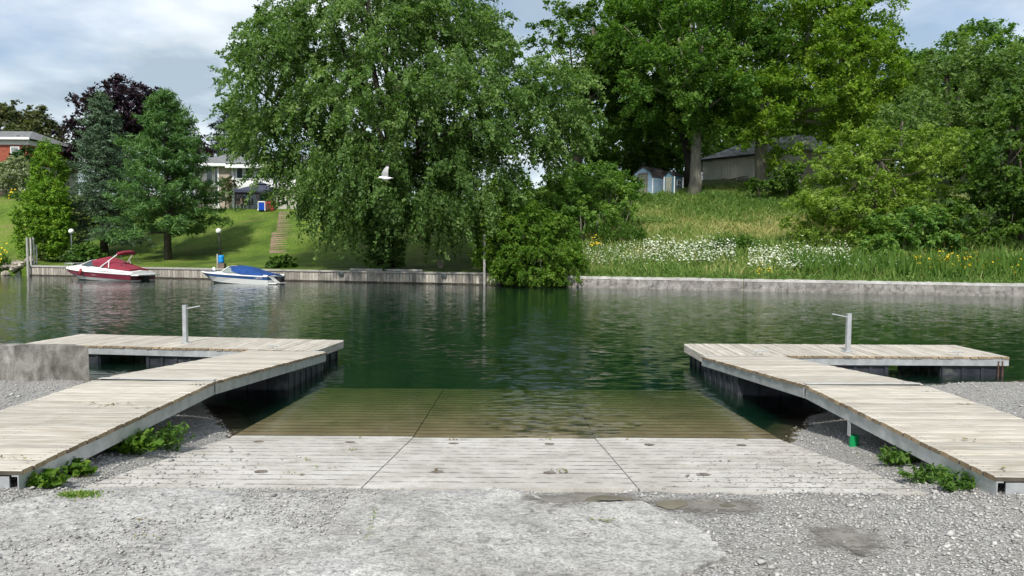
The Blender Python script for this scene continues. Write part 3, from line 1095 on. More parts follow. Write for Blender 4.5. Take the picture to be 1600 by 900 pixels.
# right-hand gravel, left-hand gravel, banks
X, Y = scatter(66000, -8, 9, 3.2, 12.0, lambda x, y: np.where(inmud(x, y), .12, 1) * np.where(onramp(x, y) | inap(x, y) | inleft(x, y), 0, np.where(y > shoreY(np.abs(x)) + .1, 0, np.where(y < 6.5, .95, .45))))
stones('loose_gravel', X, Y, .019, 21)
X, Y = scatter(14000, .9, 6, 3.3, 6.2, lambda x, y: np.where(inmud(x, y), .1, 1) * np.where(onramp(x, y) | inap(x, y), 0, sstep(.8, 3.5, x)))
stones('coarse_gravel', X, Y, .016, 22, bright=.04)
# grit on the pads and spilled stones on the ramp's sides
X, Y = scatter(15000, -4.2, 1.6, 3.3, 5.5, lambda x, y: np.where(inleft(x, y), .75 * sstep(.3, -.4, wob(x, y, 2.2)) + .12, np.where(inap(x, y), .10, 0)))
stones('grit', X, Y, .013, 23, z=zn(X, Y) + .017)
X, Y = scatter(5000, -3.2, 3.1, 5.45, 8.2, lambda x, y: np.where(x > 0, sstep(1.0, 3.1, x + .35 * (6.6 - y)) * sstep(8.2, 6.2, y), .8 * sstep(-1.6, -3.2, x - .3 * (6.2 - y)) * sstep(8.2, 6.4, y)) ** 1.3)
stones('spilled_gravel', X, Y, .016, 24, z=np.where(Y < 8.39, (8.39 - Y) * SLOPE, 0) + .003)


# ------------------------------------------------------------------ docks
def plank_mesh(W, wd, th, seed):
    r = random.Random(seed)
    b = MB()
    x0, x1 = -W / 2 + r.uniform(-.008, .004), W / 2 + r.uniform(-.004, .008)
    c = .006
    n = 6
    rows = []
    for k in range(n + 1):
        x = x0 + (x1 - x0) * k / n
        dy = r.uniform(-.0015, .0015)
        dz = r.uniform(-.0015, .0015)
        rows.append([(x, -wd / 2 + dy, -th), (x, -wd / 2 + dy, -c + dz), (x, -wd / 2 + c + dy, dz), (x, wd / 2 - c + dy, dz), (x, wd / 2 + dy, -c + dz), (x, wd / 2 + dy, -th)])
    b.grid(rows, close=True)
    b.m = [3 if (i % 6) in (0, 4) else 0 for i in range(len(b.f))]       # long edges coloured dark as the shade between boards
    b.add(rows[0], [(0, 1, 2, 3, 4, 5)], 1)
    b.add(rows[-1], [(0, 1, 2, 3, 4, 5)], 1)
    for x in (-W * .455, 0.0, W * .455):        # screw heads
        for y in (-wd * .27, wd * .27):
            q = .0045
            x2, y2 = x + r.uniform(-.006, .006), y + r.uniform(-.004, .004)
            b.add([(x2 - q, y2 - q, .0032), (x2 + q, y2 - q, .0032), (x2 + q, y2 + q, .0032), (x2 - q, y2 + q, .0032)], [(0, 1, 2, 3)], 2)
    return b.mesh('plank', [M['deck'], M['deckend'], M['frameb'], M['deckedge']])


def channel(b, x, y0, y1, h, side, z0, t=.008, fl=.05):
    """C section along y: web at x, flanges towards -side"""
    b.box(min(x, x - side * t), max(x, x - side * t), y0, y1, z0 - h, z0)
    xa, xb = sorted((x - side * t, x - side * fl))
    b.box(xa, xb, y0, y1, z0 - .009, z0 - .001)
    b.box(xa, xb, y0, y1, z0 - h, z0 - h + .009)


def dock_section(name, A, Bp, W, label, cat, group=None, pitch=.1375, hb=.125, th=.036, end0=True, end1=True):
    A = Vector(A); Bp = Vector(Bp)
    d = Bp - A
    Ln = d.length
    yaw = math.atan2(-d.x, d.y)
    pit = math.atan2(d.z, math.hypot(d.x, d.y))
    e = empty(name, A, (pit, 0, yaw), label, cat, group)
    n = max(1, int(round(Ln / pitch)))
    pt = Ln / n
    meshes = [plank_mesh(W + .03, pt - .014, th, s_) for s_ in range(7)]
    r = random.Random(len(name) + int(A.x * 10))
    for k in range(n):
        link('plank', r.choice(meshes), e, (r.uniform(-.004, .004), pt * (k + .5), r.uniform(-.002, .002)), (r.uniform(-.003, .003), r.uniform(-.0012, .0012), r.uniform(-.0022, .0022) + (math.pi if r.random() < .5 else 0)))
    for s_ in (-1, 1):
        b = MB()
        channel(b, s_ * W / 2, 0.0, Ln, hb, s_, -th)
        b.build('side_beam', M['galv'], e)
    b = MB()
    for k in range(1, int(Ln / .8) + 1):
        y = k * Ln / (int(Ln / .8) + 1)
        b.box(-W / 2 + .06, W / 2 - .06, y - .02, y + .02, -th - .10, -th - .002)
    tag(b.build('cross_member', M['galv'], e), kind='stuff')
    for y, on, sg in ((0, end0, 1), (Ln, end1, -1)):
        if on:
            b = MB()
            ya, yb = sorted((y + sg * .012, y + sg * .022))
            b.box(-W / 2 + .075, W / 2 - .075, ya, yb, -th - hb + .012, -th - .012)
            b.build('end_plate', M['galv'], e)
    return e, Ln


HW = 1.40
GZ = .602
# left gangway, walkway and T float
gl, gLn = dock_section('dock_gangway', (-4.19, 5.16, .592), (-4.185, 8.60, GZ), HW, 'wooden gangway on the left bank, running from the gravel to the hinge', 'dock ramp')
gr, _ = dock_section('dock_gangway', (4.15, 5.16, .590), (4.15, 8.58, GZ), HW, 'wooden gangway on the right bank, propped on a green sleeved post', 'dock ramp')
wl, wLn = dock_section('dock_walkway', (-4.185, 8.66, GZ), (-3.97, 12.95, .325), HW + .02, 'sloping dock walkway between the left gangway and the float beside the concrete wall', 'dock walkway', end0=False)
wr, wLr = dock_section('dock_walkway', (4.15, 8.64, GZ), (4.00, 12.72, .325), HW + .02, 'sloping dock walkway between the right gangway and its cross float', 'dock walkway', end0=False)
fl, fLn = dock_section('floating_dock', (-3.46, 13.74, .335), (-9.0, 14.45, .335), 1.52, 'floating cross dock beyond the old concrete wall, with a galvanised post', 'floating dock')
fr, fLr = dock_section('floating_dock', (3.42, 13.50, .335), (8.66, 13.54, .335), 1.52, 'floating cross dock by the right gravel mound, black floats showing', 'floating dock')


def hinge(e, y, W, off=0):
    b = MB()
    b.box(-W / 2 + .01, W / 2 - .01, y - .045, y + .05, .0025, .006)
    for sx in (-1, 1):
        b.box(sx * W * .42 - .10, sx * W * .42 + .10, y - .04, y + .04, .006, .012)
    return b.build('hinge_plate', M['plate'], e)


hinge(wl, .02, HW)
hinge(wr, .02, HW)
hinge(wl, wLn - .02, HW)
hinge(wr, wLr - .02, HW)


def float_tank(e, x0, x1, y0, y1, top, bot=-.42):
    """black moulded pontoon with ribs on its sides"""
    b = MB()
    b.box(x0, x1, y0, y1, bot, top, ch=.02)
    nx2 = max(1, int((x1 - x0) / .28)); ny2 = max(1, int((y1 - y0) / .28))
    for k in range(nx2 + 1):
        x = x0 + .03 + (x1 - x0 - .06) * k / nx2
        for yy, sg in ((y0, -1), (y1, 1)):
            b.box(x - .028, x + .028, min(yy, yy + sg * .022), max(yy, yy + sg * .022), bot + .02, top - .03)
    for k in range(ny2 + 1):
        y = y0 + .03 + (y1 - y0 - .06) * k / ny2
        for xx, sg in ((x0, -1), (x1, 1)):
            b.box(min(xx, xx + sg * .022), max(xx, xx + sg * .022), y - .028, y + .028, bot + .02, top - .03)
    b.box(x0 - .024, x1 + .024, y0 - .024, y1 + .024, top - .03, top - .001)
    return b.build('float', M['float'], e)


# floats of the T floats (local x is across, y along, z 0 is the deck)
for e, Ln in ((fl, fLn), (fr, fLr)):
    for (a, c) in ((.06, 1.1), (2.0, 3.15), (4.1, Ln - .06)):
        float_tank(e, -.70, .70, a, c, -.168, -.75)
for e, Ln in ((wl, wLn), (wr, wLr)):
    float_tank(e, -.66, .66, Ln - 1.75, Ln - .05, -.166, -.62)


def dock_post(e, x, y, side, h=.72):
    b = MB()
    b.box(x - .036, x + 0.036, y - .036, y + .036, 0.002, h)
    b.box(x - .09, x + .09, y - .09, y + .09, .001, .012)
    po = b.build('post', M['galv'], e)
    b = MB()
    b.tube([(x, y + side * .03, h - .07), (x, y + side * .30, h - .015)], .011, 8)
    b.build('arm', M['galv'], po)
    b = MB()
    b.tube([(x - .0312, y, h - .08), (x - .034, y, h - .08)], .018, 10)
    b.tube([(x + .0312, y, h - .08), (x + .034, y, h - .08)], .018, 10)
    b.build('bolt_hole', M['galvd'], po)


def cleat(e, x, y):
    b = MB()
    b.tube([(x, y - .13, .05), (x, y - .06, .062), (x, y + .06, .062), (x, y + .13, .05)], [.008, .014, .014, .008], 6)
    b.tube([(x, y - .045, .0), (x, y - .035, .06)], .014, 6)
    b.tube([(x, y + .045, .0), (x, y + .035, .06)], .014, 6)
    b.build('cleat', M['chrome'], e)


dock_post(fl, -.12, 2.74, -1)
dock_post(fr, .24, 2.66, -1, .70)
cleat(fl, -.62, .75)
cleat(fr, .62, .95)
cleat(fr, .62, 4.40)
for e in (fl, fr):      # pale timber rub rail on the inner end
    b = MB()
    b.prism([(-.77, -.055), (-.60, -.10), (.60, -.10), (.77, -.055), (.77, -.004), (-.77, -.004)], 'z', -.135, -.002)
    b.build('rub_rail', M['deck'], e)
# prop post of the right gangway: galvanised bracket over a green sleeve
b = MB()
b.box(-.70, -.38, 2.33, 2.345, -.31, -.165)
b.box(-.70, -.69, 2.27, 2.345, -.31, -.165)
br = b.build('post_bracket', M['galv'], gr)
b = MB()
b.tube([(-.645, 2.29, -.30), (-.645, 2.29, -.62)], .046, 14)
b.build('post_sleeve', M['green'], gr, smooth=False)
b = MB()
b.box(-.55, -.50, .25, .30, -.20, -.155); b.box(.2, .26, .25, .30, -.20, -.155)
b.build('foot_block', M['black'], gr)
b = MB()
b.box(-.55, -.50, .25, .30, -.20, -.155); b.box(.4, .46, .25, .30, -.20, -.155)
b.build('foot_block', M['black'], gl)
# rusty chain at the outer end of the right float
b = MB()
for k in range(6):
    b.tube([(.772, fLr - .12, -.08 - k * .045), (.775, fLr - .115, -.115 - k * .045)], .011, 5)
    b.tube([(.772, fLr - .19, -.08 - k * .045), (.775, fLr - .185, -.115 - k * .045)], .011, 5)
b.build('rusty_chain', plain('rusty_iron', (.10, .045, .025), (.2, .10, .06), 20, .9), fr)


# old concrete wall on the left
def rough_block(b, x0, x1, y0, y1, z0, z1, step=.12, amp=.012, seed=0, top_amp=None):
    """box with a gently broken surface"""
    nx = max(2, int((x1 - x0) / step)); nz = max(2, int((z1 - z0) / step)); ny = max(2, int((y1 - y0) / step))

    def dsp(p):
        q = Vector((p[0] * 2.3 + seed, p[1] * 2.3, p[2] * 2.3))
        n_ = mnoise.noise(q) + .5 * mnoise.noise(q * 2.7)
        ta = (top_amp or amp) if p[2] > z1 - .01 else amp
        return (p[0] + amp * n_ * .6, p[1] + amp * n_, p[2] + (ta * mnoise.noise(q * 1.9 + Vector((5, 2, 1))) if p[2] > z1 - .01 else 0))
    X_ = [x0 + (x1 - x0) * k / nx for k in range(nx + 1)]
    Z_ = [z0 + (z1 - z0) * k / nz for k in range(nz + 1)]
    Y_ = [y0 + (y1 - y0) * k / ny for k in range(ny + 1)]
    for y in (y0, y1): b.grid([[dsp((x, y, z)) for x in X_] for z in Z_])
    for x in (x0, x1): b.grid([[dsp((x, y, z)) for y in Y_] for z in Z_])
    b.grid([[dsp((x, y, z1)) for x in X_] for y in Y_])


b = MB()
rough_block(b, -14, -3.05, 0, .62, -1.0, .575, .09, .022, 3, .022)
rough_block(b, -3.02, 0, 0, .62, -1.0, .585, .08, .020, 5, .022)
b.v = [(v[0] - v[1] * .62, v[1] * min(1, .35 + .65 * -v[0] / 7), v[2]) for v in b.v]
o = b.build('concrete_wall', M['oldwall'], None, (-6.69, 11.62, 0))
tag(o, 'low stained old concrete wall at the water, left of the docks', 'concrete wall')

# ------------------------------------------------------------------ vegetation makers
def nrm(a):
    return a / np.maximum(np.linalg.norm(a, axis=1, keepdims=True), 1e-6)


def leaf_quads(rng, S, D, L, W, n, size, aspect=.55, droop=.3, up=.6, outw=.5, rand=.8, tint=None, tspread=.16, t0=.0, tpow=.9, hang=.4, size_sd=.3):
    """leaves along sprays; S start, D direction, L length, W width per spray"""
    k = len(S)
    i = np.repeat(np.arange(k), n)
    m = len(i)
    t = t0 + (1 - t0) * rng.random(m) ** tpow
    Lr = L[i]
    p = S[i] + D[i] * (Lr * t)[:, None]
    p[:, 2] -= droop * Lr * t * t
    p += rng.normal(0, 1, (m, 3)) * (W[i] * (1.05 - .65 * t))[:, None] * np.array([1, 1, .75])
    nv = rng.normal(0, 1, (m, 3)) * rand + np.array([0, 0, up]) + D[i] * outw
    nv = nrm(nv)
    tg = D[i] + rng.normal(0, .8, (m, 3))
    tg[:, 2] -= hang
    tg = nrm(tg - nv * np.sum(tg * nv, 1, keepdims=True))
    bt = np.cross(nv, tg)
    s = (size * np.exp(rng.normal(0, size_sd, m)))[:, None]
    a = s * aspect * .5
    V = np.stack([p - tg * s * .5, p + bt * a - tg * s * .08, p + tg * s * .5, p - bt * a - tg * s * .08], 1)
    ti = (tint[i] if tint is not None else .5) + rng.normal(0, tspread, m)
    return V, np.clip(ti, 0, 1)


def leaves_obj(name, parts, mat_, parent=None, origin=(0, 0, 0), loc=None):
    V = np.concatenate([q[0] for q in parts]).reshape(-1, 3) - np.array(origin)
    T = np.concatenate([q[1] for q in parts])
    F = np.arange(len(V)).reshape(-1, 4)
    me = fast_mesh(name, V, F, mat_, T)
    o = link(name, me, parent, loc if loc is not None else (0, 0, 0))
    return o


def lobe(px, py, rx, ry, d, rd=None):
    """ellipsoid of foliage: centre and radii in metres from its size in the photo at depth d"""
    c = P(px, py, d)
    k = d / FPX
    return (np.array(c), np.array([rx * k, rd if rd else (rx * k + ry * k) / 2, ry * k]))


def lobe_sprays(rng, lobes, dens, rmin=.55, cull=.55, zmin=None, keepin=.30, clump=None):
    S = []; O = []; T = []
    for li, (c, R) in enumerate(lobes):
        a = 4 * math.pi * (((R[0] * R[1]) ** 1.6 + (R[0] * R[2]) ** 1.6 + (R[1] * R[2]) ** 1.6) / 3) ** (1 / 1.6)
        per = clump[0] if clump else 1
        n = max(6, int(a * dens / per))
        u = nrm(rng.normal(0, 1, (n, 3)))
        r = rmin + (1 - rmin) * rng.random(n) ** .6
        s = c + u * R * r[:, None]
        o = nrm(u / R)
        keep = np.ones(n, bool)
        for lj, (c2, R2) in enumerate(lobes):
            if lj == li: continue
            q = np.linalg.norm((s - c2) / R2, axis=1)
            keep &= ~((q < cull) & (rng.random(n) > keepin))
        if zmin is not None: keep &= s[:, 2] > zmin
        s = s[keep]; o = o[keep]
        tt = np.full(len(s), rng.normal(0, .05)) + (rng.normal(0, .08, len(s)) if clump else 0)
        if clump:
            s = np.repeat(s, per, 0); o = np.repeat(o, per, 0); tt = np.repeat(tt, per)
            s = s + rng.normal(0, clump[1], s.shape) * np.array([1, 1, clump[2]])
        S.append(s); O.append(o)
        T.append(tt)
    return np.concatenate(S), np.concatenate(O), np.concatenate(T)


def tubes_obj(name, paths, mat_, parent, origin, n=7, smooth=True):
    b = MB()
    for pts, rs in paths:
        b.tube([Vector(p) - Vector(origin) for p in pts], rs, n)
    return b.build(name, mat_, parent, smooth=smooth)


def limb_paths(rng, top, lobes, r0, sub=2):
    out = []
    for c, R in lobes:
        c = np.array(c); t = np.array(top)
        mid = t * .45 + c * .55 + np.array([rng.normal(0, .3), rng.normal(0, .3), -.12 * np.linalg.norm(c - t)])
        out.append(([t, mid, c], [r0, r0 * .62, r0 * .28]))
        for _ in range(sub):
            u = nrm(rng.normal(0, 1, (1, 3)))[0]
            u[2] = abs(u[2]) * .7
            e = c + u * R * .85
            out.append(([mid, (mid + e) / 2 + rng.normal(0, .2, 3), e], [r0 * .5, r0 * .3, r0 * .08]))
    return out


def broadleaf(name, label, cat, base, trunk_pts, trunk_r, lobes, mat_, bark, dens, nleaf, size, length, width, group=None,
              droop=.35, dirup=.1, dirdown=0.0, seed=1, rmin=.5, zmin=None, limbs=True, aspect=.6, tsd=.13, hang=.4, up=.7, tn=12, top=None, limb_r=None, lsub=2, rand=.8, crown_name='crown', extra=None, clump=None):
    rng = np.random.default_rng(seed)
    e = empty(name, base, (0, 0, 0), label, cat, group)
    paths = []
    if trunk_pts:
        b = MB()
        b.tube([Vector(p) - Vector(base) for p in trunk_pts], trunk_r, tn)
        for v_i, v in enumerate(b.v):
            q = Vector(v)
            nn = mnoise.noise(q * 1.7 + Vector((seed, 0, 0)))
            b.v[v_i] = (v[0] + nn * .06, v[1] + nn * .06, v[2])
        b.build('trunk', bark, e, smooth=True)
    if limbs and lobes and trunk_pts:
        tp = top if top is not None else trunk_pts[-1]
        tubes_obj('limb', limb_paths(rng, tp, lobes, limb_r or trunk_r[-1] * .6, lsub), bark, e, base)
    S, O, T = lobe_sprays(rng, lobes, dens, rmin, zmin=zmin, clump=clump)
    k = len(S)
    D = O * .8 + rng.normal(0, .45, (k, 3)) + np.array([0, 0, dirup - dirdown])
    D = nrm(D)
    L = length * rng.uniform(.5, 1.35, k)
    W = width * rng.uniform(.6, 1.3, k)
    tint = .45 + T + rng.normal(0, tsd, k)
    parts = [leaf_quads(rng, S, D, L, W, nleaf, size, aspect, droop, up=up, tint=tint, hang=hang, rand=rand)]
    if extra: parts += extra(rng)
    V0 = parts
    if zmin is not None:
        V0 = []
        for V, t in parts:
            kp = V[:, :, 2].min(1) > zmin - .25
            V0.append((V[kp], t[kp]))
    leaves_obj(crown_name, V0, mat_, e, base)
    return e


def conifer(name, label, base, H, Rf, mat_, bark, seed, levels, per, nleaf, size, slope, aspect=.22, z0=.12, curve=.25, trunk_r=.25, width=.16, tsd=.12, lean=(0, 0), cat='conifer', droop=.1, hang=.1, up=.5):
    rng = np.random.default_rng(seed)
    base = Vector(base)
    e = empty(name, base, (0, 0, 0), label, cat)
    b = MB()
    b.tube([(0, 0, -.2), (0, 0, H * .3), (lean[0] * .6, 0, H * .7), (lean[0], 0, H * .97)], [trunk_r * 1.15, trunk_r * .85, trunk_r * .4, .02], 10)
    b.build('trunk', bark, e, smooth=True)
    S = []; D = []; L = []; W = []; tw = []
    for lv in range(levels):
        f = lv / (levels - 1)
        z = H * (z0 + (1 - z0) * f ** .92)
        R = Rf(f)
        n = max(3, int(per * (.5 + .5 * R / Rf(.15))))
        a0 = rng.uniform(0, 6.28)
        for k in range(n):
            a = a0 + 6.283 * k / n + rng.normal(0, .25)
            ln = R * rng.uniform(.72, 1.12)
            dv = np.array([math.cos(a), math.sin(a), slope(f) + rng.normal(0, .08)])
            dv /= np.linalg.norm(dv)
            org = np.array([lean[0] * f * f, 0, z + rng.normal(0, .1)])
            tw.append(([org, org + dv * ln * .8], [.02 + .012 * ln, .008]))
            # main axis foliage and side sprays
            S.append(org + dv * ln * .18); D.append(dv); L.append(ln * .82); W.append(width * .8)
            ns = int(2 + ln * 2.0)
            for q in range(ns):
                u = rng.uniform(.25, .98)
                st = org + dv * ln * u
                st[2] += -curve * ln * u * u * .4 + rng.normal(0, .06)
                side = np.array([-dv[1], dv[0], 0]) * rng.choice([-1, 1])
                d2 = dv * .65 + side * rng.uniform(.3, .9) + np.array([0, 0, rng.uniform(-.1, .28) + (.15 if slope(f) > 0 else 0)])
                d2 /= np.linalg.norm(d2)
                S.append(st); D.append(d2); L.append(rng.uniform(.35, .8) * (.5 + .35 * ln)); W.append(width)
    # leader
    for q in range(6):
        S.append(np.array([lean[0], 0, H * (.9 + .02 * q)])); D.append(nrm(np.array([[rng.normal(0, .3), rng.normal(0, .3), 1.0]]))[0]); L.append(H * .06); W.append(width * .4)
    S = np.array(S); D = np.array(D); L = np.array(L); W = np.array(W)
    tint = .47 + rng.normal(0, tsd, len(S))
    parts = [leaf_quads(rng, S, D, L, W, nleaf, size, aspect, droop, up=up, outw=.1, rand=.7, tint=tint, hang=hang, tpow=.75)]
    b = MB()
    for pts, rs in tw: b.tube(pts, rs, 4, cap=False)
    b.build('branch', bark, e)
    leaves_obj('crown', parts, mat_, e)
    return e


def shrub(name, label, cat, lobes, mat_, dens, nleaf, size, length=.5, width=.15, seed=1, droop=.3, dirup=.2, group=None, tsd=.13, rmin=.45, aspect=.6, zmin=None, stems=0, stem_mat=None, hang=.3, up=.7, base=None, crown_name='foliage', rand=.8, clump=None):
    rng = np.random.default_rng(seed)
    c0 = lobes[0][0]
    if base is None:
        base = Vector((float(c0[0]), float(c0[1]), float(zf(c0[0], c0[1]) if c0[1] > 30 else zn(c0[0], c0[1]))))
    e = empty(name, base, (0, 0, 0), label, cat, group)
    S, O, T = lobe_sprays(rng, lobes, dens, rmin, zmin=zmin, clump=clump)
    k = len(S)
    D = nrm(O * .8 + rng.normal(0, .4, (k, 3)) + np.array([0, 0, dirup]))
    L = length * rng.uniform(.5, 1.35, k); W = width * rng.uniform(.6, 1.3, k)
    V, t = leaf_quads(rng, S, D, L, W, nleaf, size, aspect, droop, up=up, tint=.45 + T + rng.normal(0, tsd, k), hang=hang, rand=rand)
    if zmin is not None:
        kp = V[:, :, 2].min(1) > zmin
        V, t = V[kp], t[kp]
    leaves_obj(crown_name, [(V, t)], mat_, e, base)
    if stems:
        paths = []
        for _ in range(stems):
            c, R = lobes[rng.integers(len(lobes))]
            u = nrm(rng.normal(0, 1, (1, 3)))[0]
            tp = c + u * R * .7
            g = np.array([base.x + (tp[0] - base.x) * .75, base.y + (tp[1] - base.y) * .75, 0])
            g[2] = float(zf(g[0], g[1]) if g[1] > 30 else zn(g[0], g[1])) - .05
            paths.append(([g, (g + tp) / 2 + rng.normal(0, .12, 3), tp], [.035, .025, .01]))
        tubes_obj('stem', paths, stem_mat or M['bark'], e, base, 5)
    return e


def onland(px, d):
    """point of the far ground in the photo column px at depth d"""
    x = P(px, 385, d).x
    return Vector((x, d, float(zf(x, d))))


# ------------------------------------------------------------------ the big trees
# silver maple in the middle
bs = onland(602, 45.6)
tr = [bs + Vector((0, 0, -.2)), bs + Vector((-.1, .1, 1.2)), P(606, 330, 46), P(612, 270, 46.3), P(618, 190, 46.6), P(622, 120, 46.8)]
sm_l = [lobe(620, 150, 190, 150, 47.5, 7.5), lobe(470, 150, 90, 100, 46, 5.5), lobe(775, 185, 105, 100, 47, 5), lobe(545, 50, 140, 95, 48, 6), lobe(682, 58, 95, 80, 48, 4.6), lobe(408, 145, 40, 62, 46, 3),
        lobe(610, -5, 120, 60, 48, 5), lobe(585, -80, 105, 70, 48.5, 5), lobe(575, -150, 80, 50, 48.5, 4), lobe(842, 190, 52, 55, 46.5, 3.4), lobe(548, 272, 66, 62, 44.5, 4.5), lobe(640, 285, 105, 58, 43, 4), lobe(738, 275, 72, 62, 44.5, 4), lobe(480, 232, 55, 48, 45.5, 3.6),
        lobe(560, 190, 120, 100, 42, 3), lobe(690, 200, 120, 100, 42, 3), lobe(870, 160, 45, 50, 47, 3)]


def sm_extra(rng):
    # long hanging curtains round the skirt of the tree and ascending plumes at the rim
    S = []; D = []; L = []; W = []
    for px in np.concatenate([rng.uniform(478, 765, 145), rng.uniform(478, 560, 30)]):
        d = 46 + rng.uniform(-6, 3)
        q = P(px, rng.uniform(265, 325), d)
        S.append(q); D.append(nrm(np.array([[rng.normal(0, .3), -.15, -1.0]]))[0]); L.append(rng.uniform(1.0, 2.7)); W.append(rng.uniform(.13, .30))
    for px, py in [(388, 40), (375, 75), (355, 110), (345, 95), (330, 150), (340, 185), (352, 225), (420, 25), (436, 12), (465, 5), (720, 0), (752, 20), (788, 50), (812, 80), (832, 100), (765, 12), (880, 115), (905, 140), (918, 165), (930, 200), (925, 230), (395, 255), (425, 285), (440, 310)]:
        for _ in range(4):
            c = np.array(P(620, 190, 47))
            q = np.array(P(px + rng.normal(0, 10), py + rng.normal(0, 10), 46.5 + rng.normal(0, 1.5)))
            dr = nrm((q - c)[None])[0] + np.array([0, 0, .25])
            S.append(q - dr * 1.6); D.append(nrm(dr[None])[0]); L.append(rng.uniform(1.4, 2.2)); W.append(.22)
    S = np.array(S); D = np.array(D); L = np.array(L); W = np.array(W)
    return [leaf_quads(rng, S, D, L, W, 120, .165, .6, .12, up=.5, tint=.5 + rng.normal(0, .12, len(S)), hang=.7)]


broadleaf('silver_maple', 'huge drooping silver maple on the lawn above the timber seawall', 'tree', bs, tr, [.75, .62, .55, .45, .32, .2], sm_l, M['l_silver'], M['barkdark'], 1.12, 100, .168, 1.5, .20,
          droop=.62, dirup=.0, dirdown=.22, seed=3, rmin=.55, zmin=bs.z + .35, tsd=.14, hang=.8, up=.55, top=P(614, 250, 46.4), limb_r=.22, extra=sm_extra, clump=(5, .42, 1.1))

# maples on the right hill
ba = onland(1083, 58)
trA = [ba + Vector((-.1, 0, -.3)), ba + Vector((.1, 0, .9)), P(1087, 250, 58), P(1089, 205, 58), P(1092, 150, 58.3), P(1095, 90, 58.6)]
lA = [lobe(1095, -120, 105, 75, 60, 5), lobe(1090, -190, 70, 50, 60, 4), lobe(1100, 60, 105, 95, 58.5, 5.5), lobe(1050, 120, 85, 70, 57, 4.5), lobe(1165, 110, 80, 70, 58, 4.5), lobe(1075, -30, 110, 70, 60, 5), lobe(1095, 165, 48, 38, 55.5, 2.6), lobe(1010, 60, 60, 70, 59, 4), lobe(1150, 20, 80, 70, 58, 4.5), lobe(1060, 60, 60, 50, 54.5, 2.5), lobe(1130, 150, 60, 35, 56, 3)]
MK = dict(droop=.25, dirup=.12, tsd=.08, rmin=.45, hang=.25, up=1.0, clump=(6, .62, .5))
broadleaf('maple_tree', 'tall maple with pale forked trunk and broken stub right beside the small blue playhouse', 'tree', ba, trA, [.62, .50, .42, .37, .28, .16], lA, M['l_maple'], M['barkpale'], 1.2, 66, .20, .95, .28, seed=5, top=P(1092, 170, 58), limb_r=.2, **MK)
bb = onland(1190, 57.5)
trB = [bb + Vector((0, 0, -.3)), P(1190, 262, 57.5), P(1189, 225, 57.6), P(1200, 160, 58.5), P(1215, 90, 59.5)]
lB = [lobe(1250, -75, 105, 70, 60, 5), lobe(1270, 90, 110, 95, 59, 6), lobe(1345, 130, 62, 75, 57.5, 4), lobe(1230, 20, 105, 85, 60, 6), lobe(1310, 20, 80, 70, 60, 5), lobe(1300, 155, 80, 45, 57.5, 4), lobe(1205, 155, 50, 42, 55.5, 2.8), lobe(1375, 165, 30, 40, 58, 2.5), lobe(1200, 228, 29, 22, 55.5, 1.3), lobe(1195, 190, 26, 30, 55, 1.5), lobe(1330, 75, 62, 60, 57, 3.5)]
broadleaf('maple_tree', 'broad yellow-green maple with its thick trunk standing against the long taupe garage wall', 'tree', bb, trB, [.62, .50, .46, .34, .2], lB, M['l_maple2'], M['barkpale'], 1.2, 66, .20, .95, .28, seed=6, top=P(1196, 180, 58), limb_r=.2, **MK)
bc = onland(901, 66)
trC = [bc + Vector((0, 0, -.3)), P(901, 235, 66), P(903, 190, 66), P(915, 110, 66), P(930, 40, 66)]
lC = [lobe(948, 72, 70, 78, 66, 5.5), lobe(890, 66, 50, 58, 67, 3.6), lobe(1000, 25, 58, 80, 66, 4.5), lobe(925, 150, 60, 55, 64, 4), lobe(985, 150, 60, 60, 65, 4), lobe(1010, -40, 60, 60, 68, 4.5), lobe(1040, -115, 65, 60, 68, 4.5)]
broadleaf('maple_tree', 'dark green maple whose trunk shows between the silver maple and the blue shed', 'tree', bc, trC, [.55, .45, .40, .3, .2], lC, M['l_dark'], M['bark'], .9, 50, .26, 1.0, .3, seed=7, top=P(905, 180, 66), limb_r=.2, **MK)
# second darker trunk just behind the pale one
bd = onland(1074, 61)
trD = [bd + Vector((0, 0, -.3)), P(1078, 255, 61), P(1070, 215, 61), P(1050, 170, 61.5), P(1030, 110, 62)]
lD = [lobe(1030, 175, 75, 45, 62, 4), lobe(1000, 120, 70, 70, 63, 4.5), lobe(1110, 165, 80, 26, 63, 4)]
broadleaf('shade_tree', 'dark trunked tree in the shade directly behind the pale forked maple trunk', 'tree', bd, trD, [.55, .42, .34, .26, .14], lD, M['l_dark'], M['barkdark'], .9, 55, .25, 1.0, .3, seed=8, top=P(1066, 205, 61), limb_r=.16, **MK)

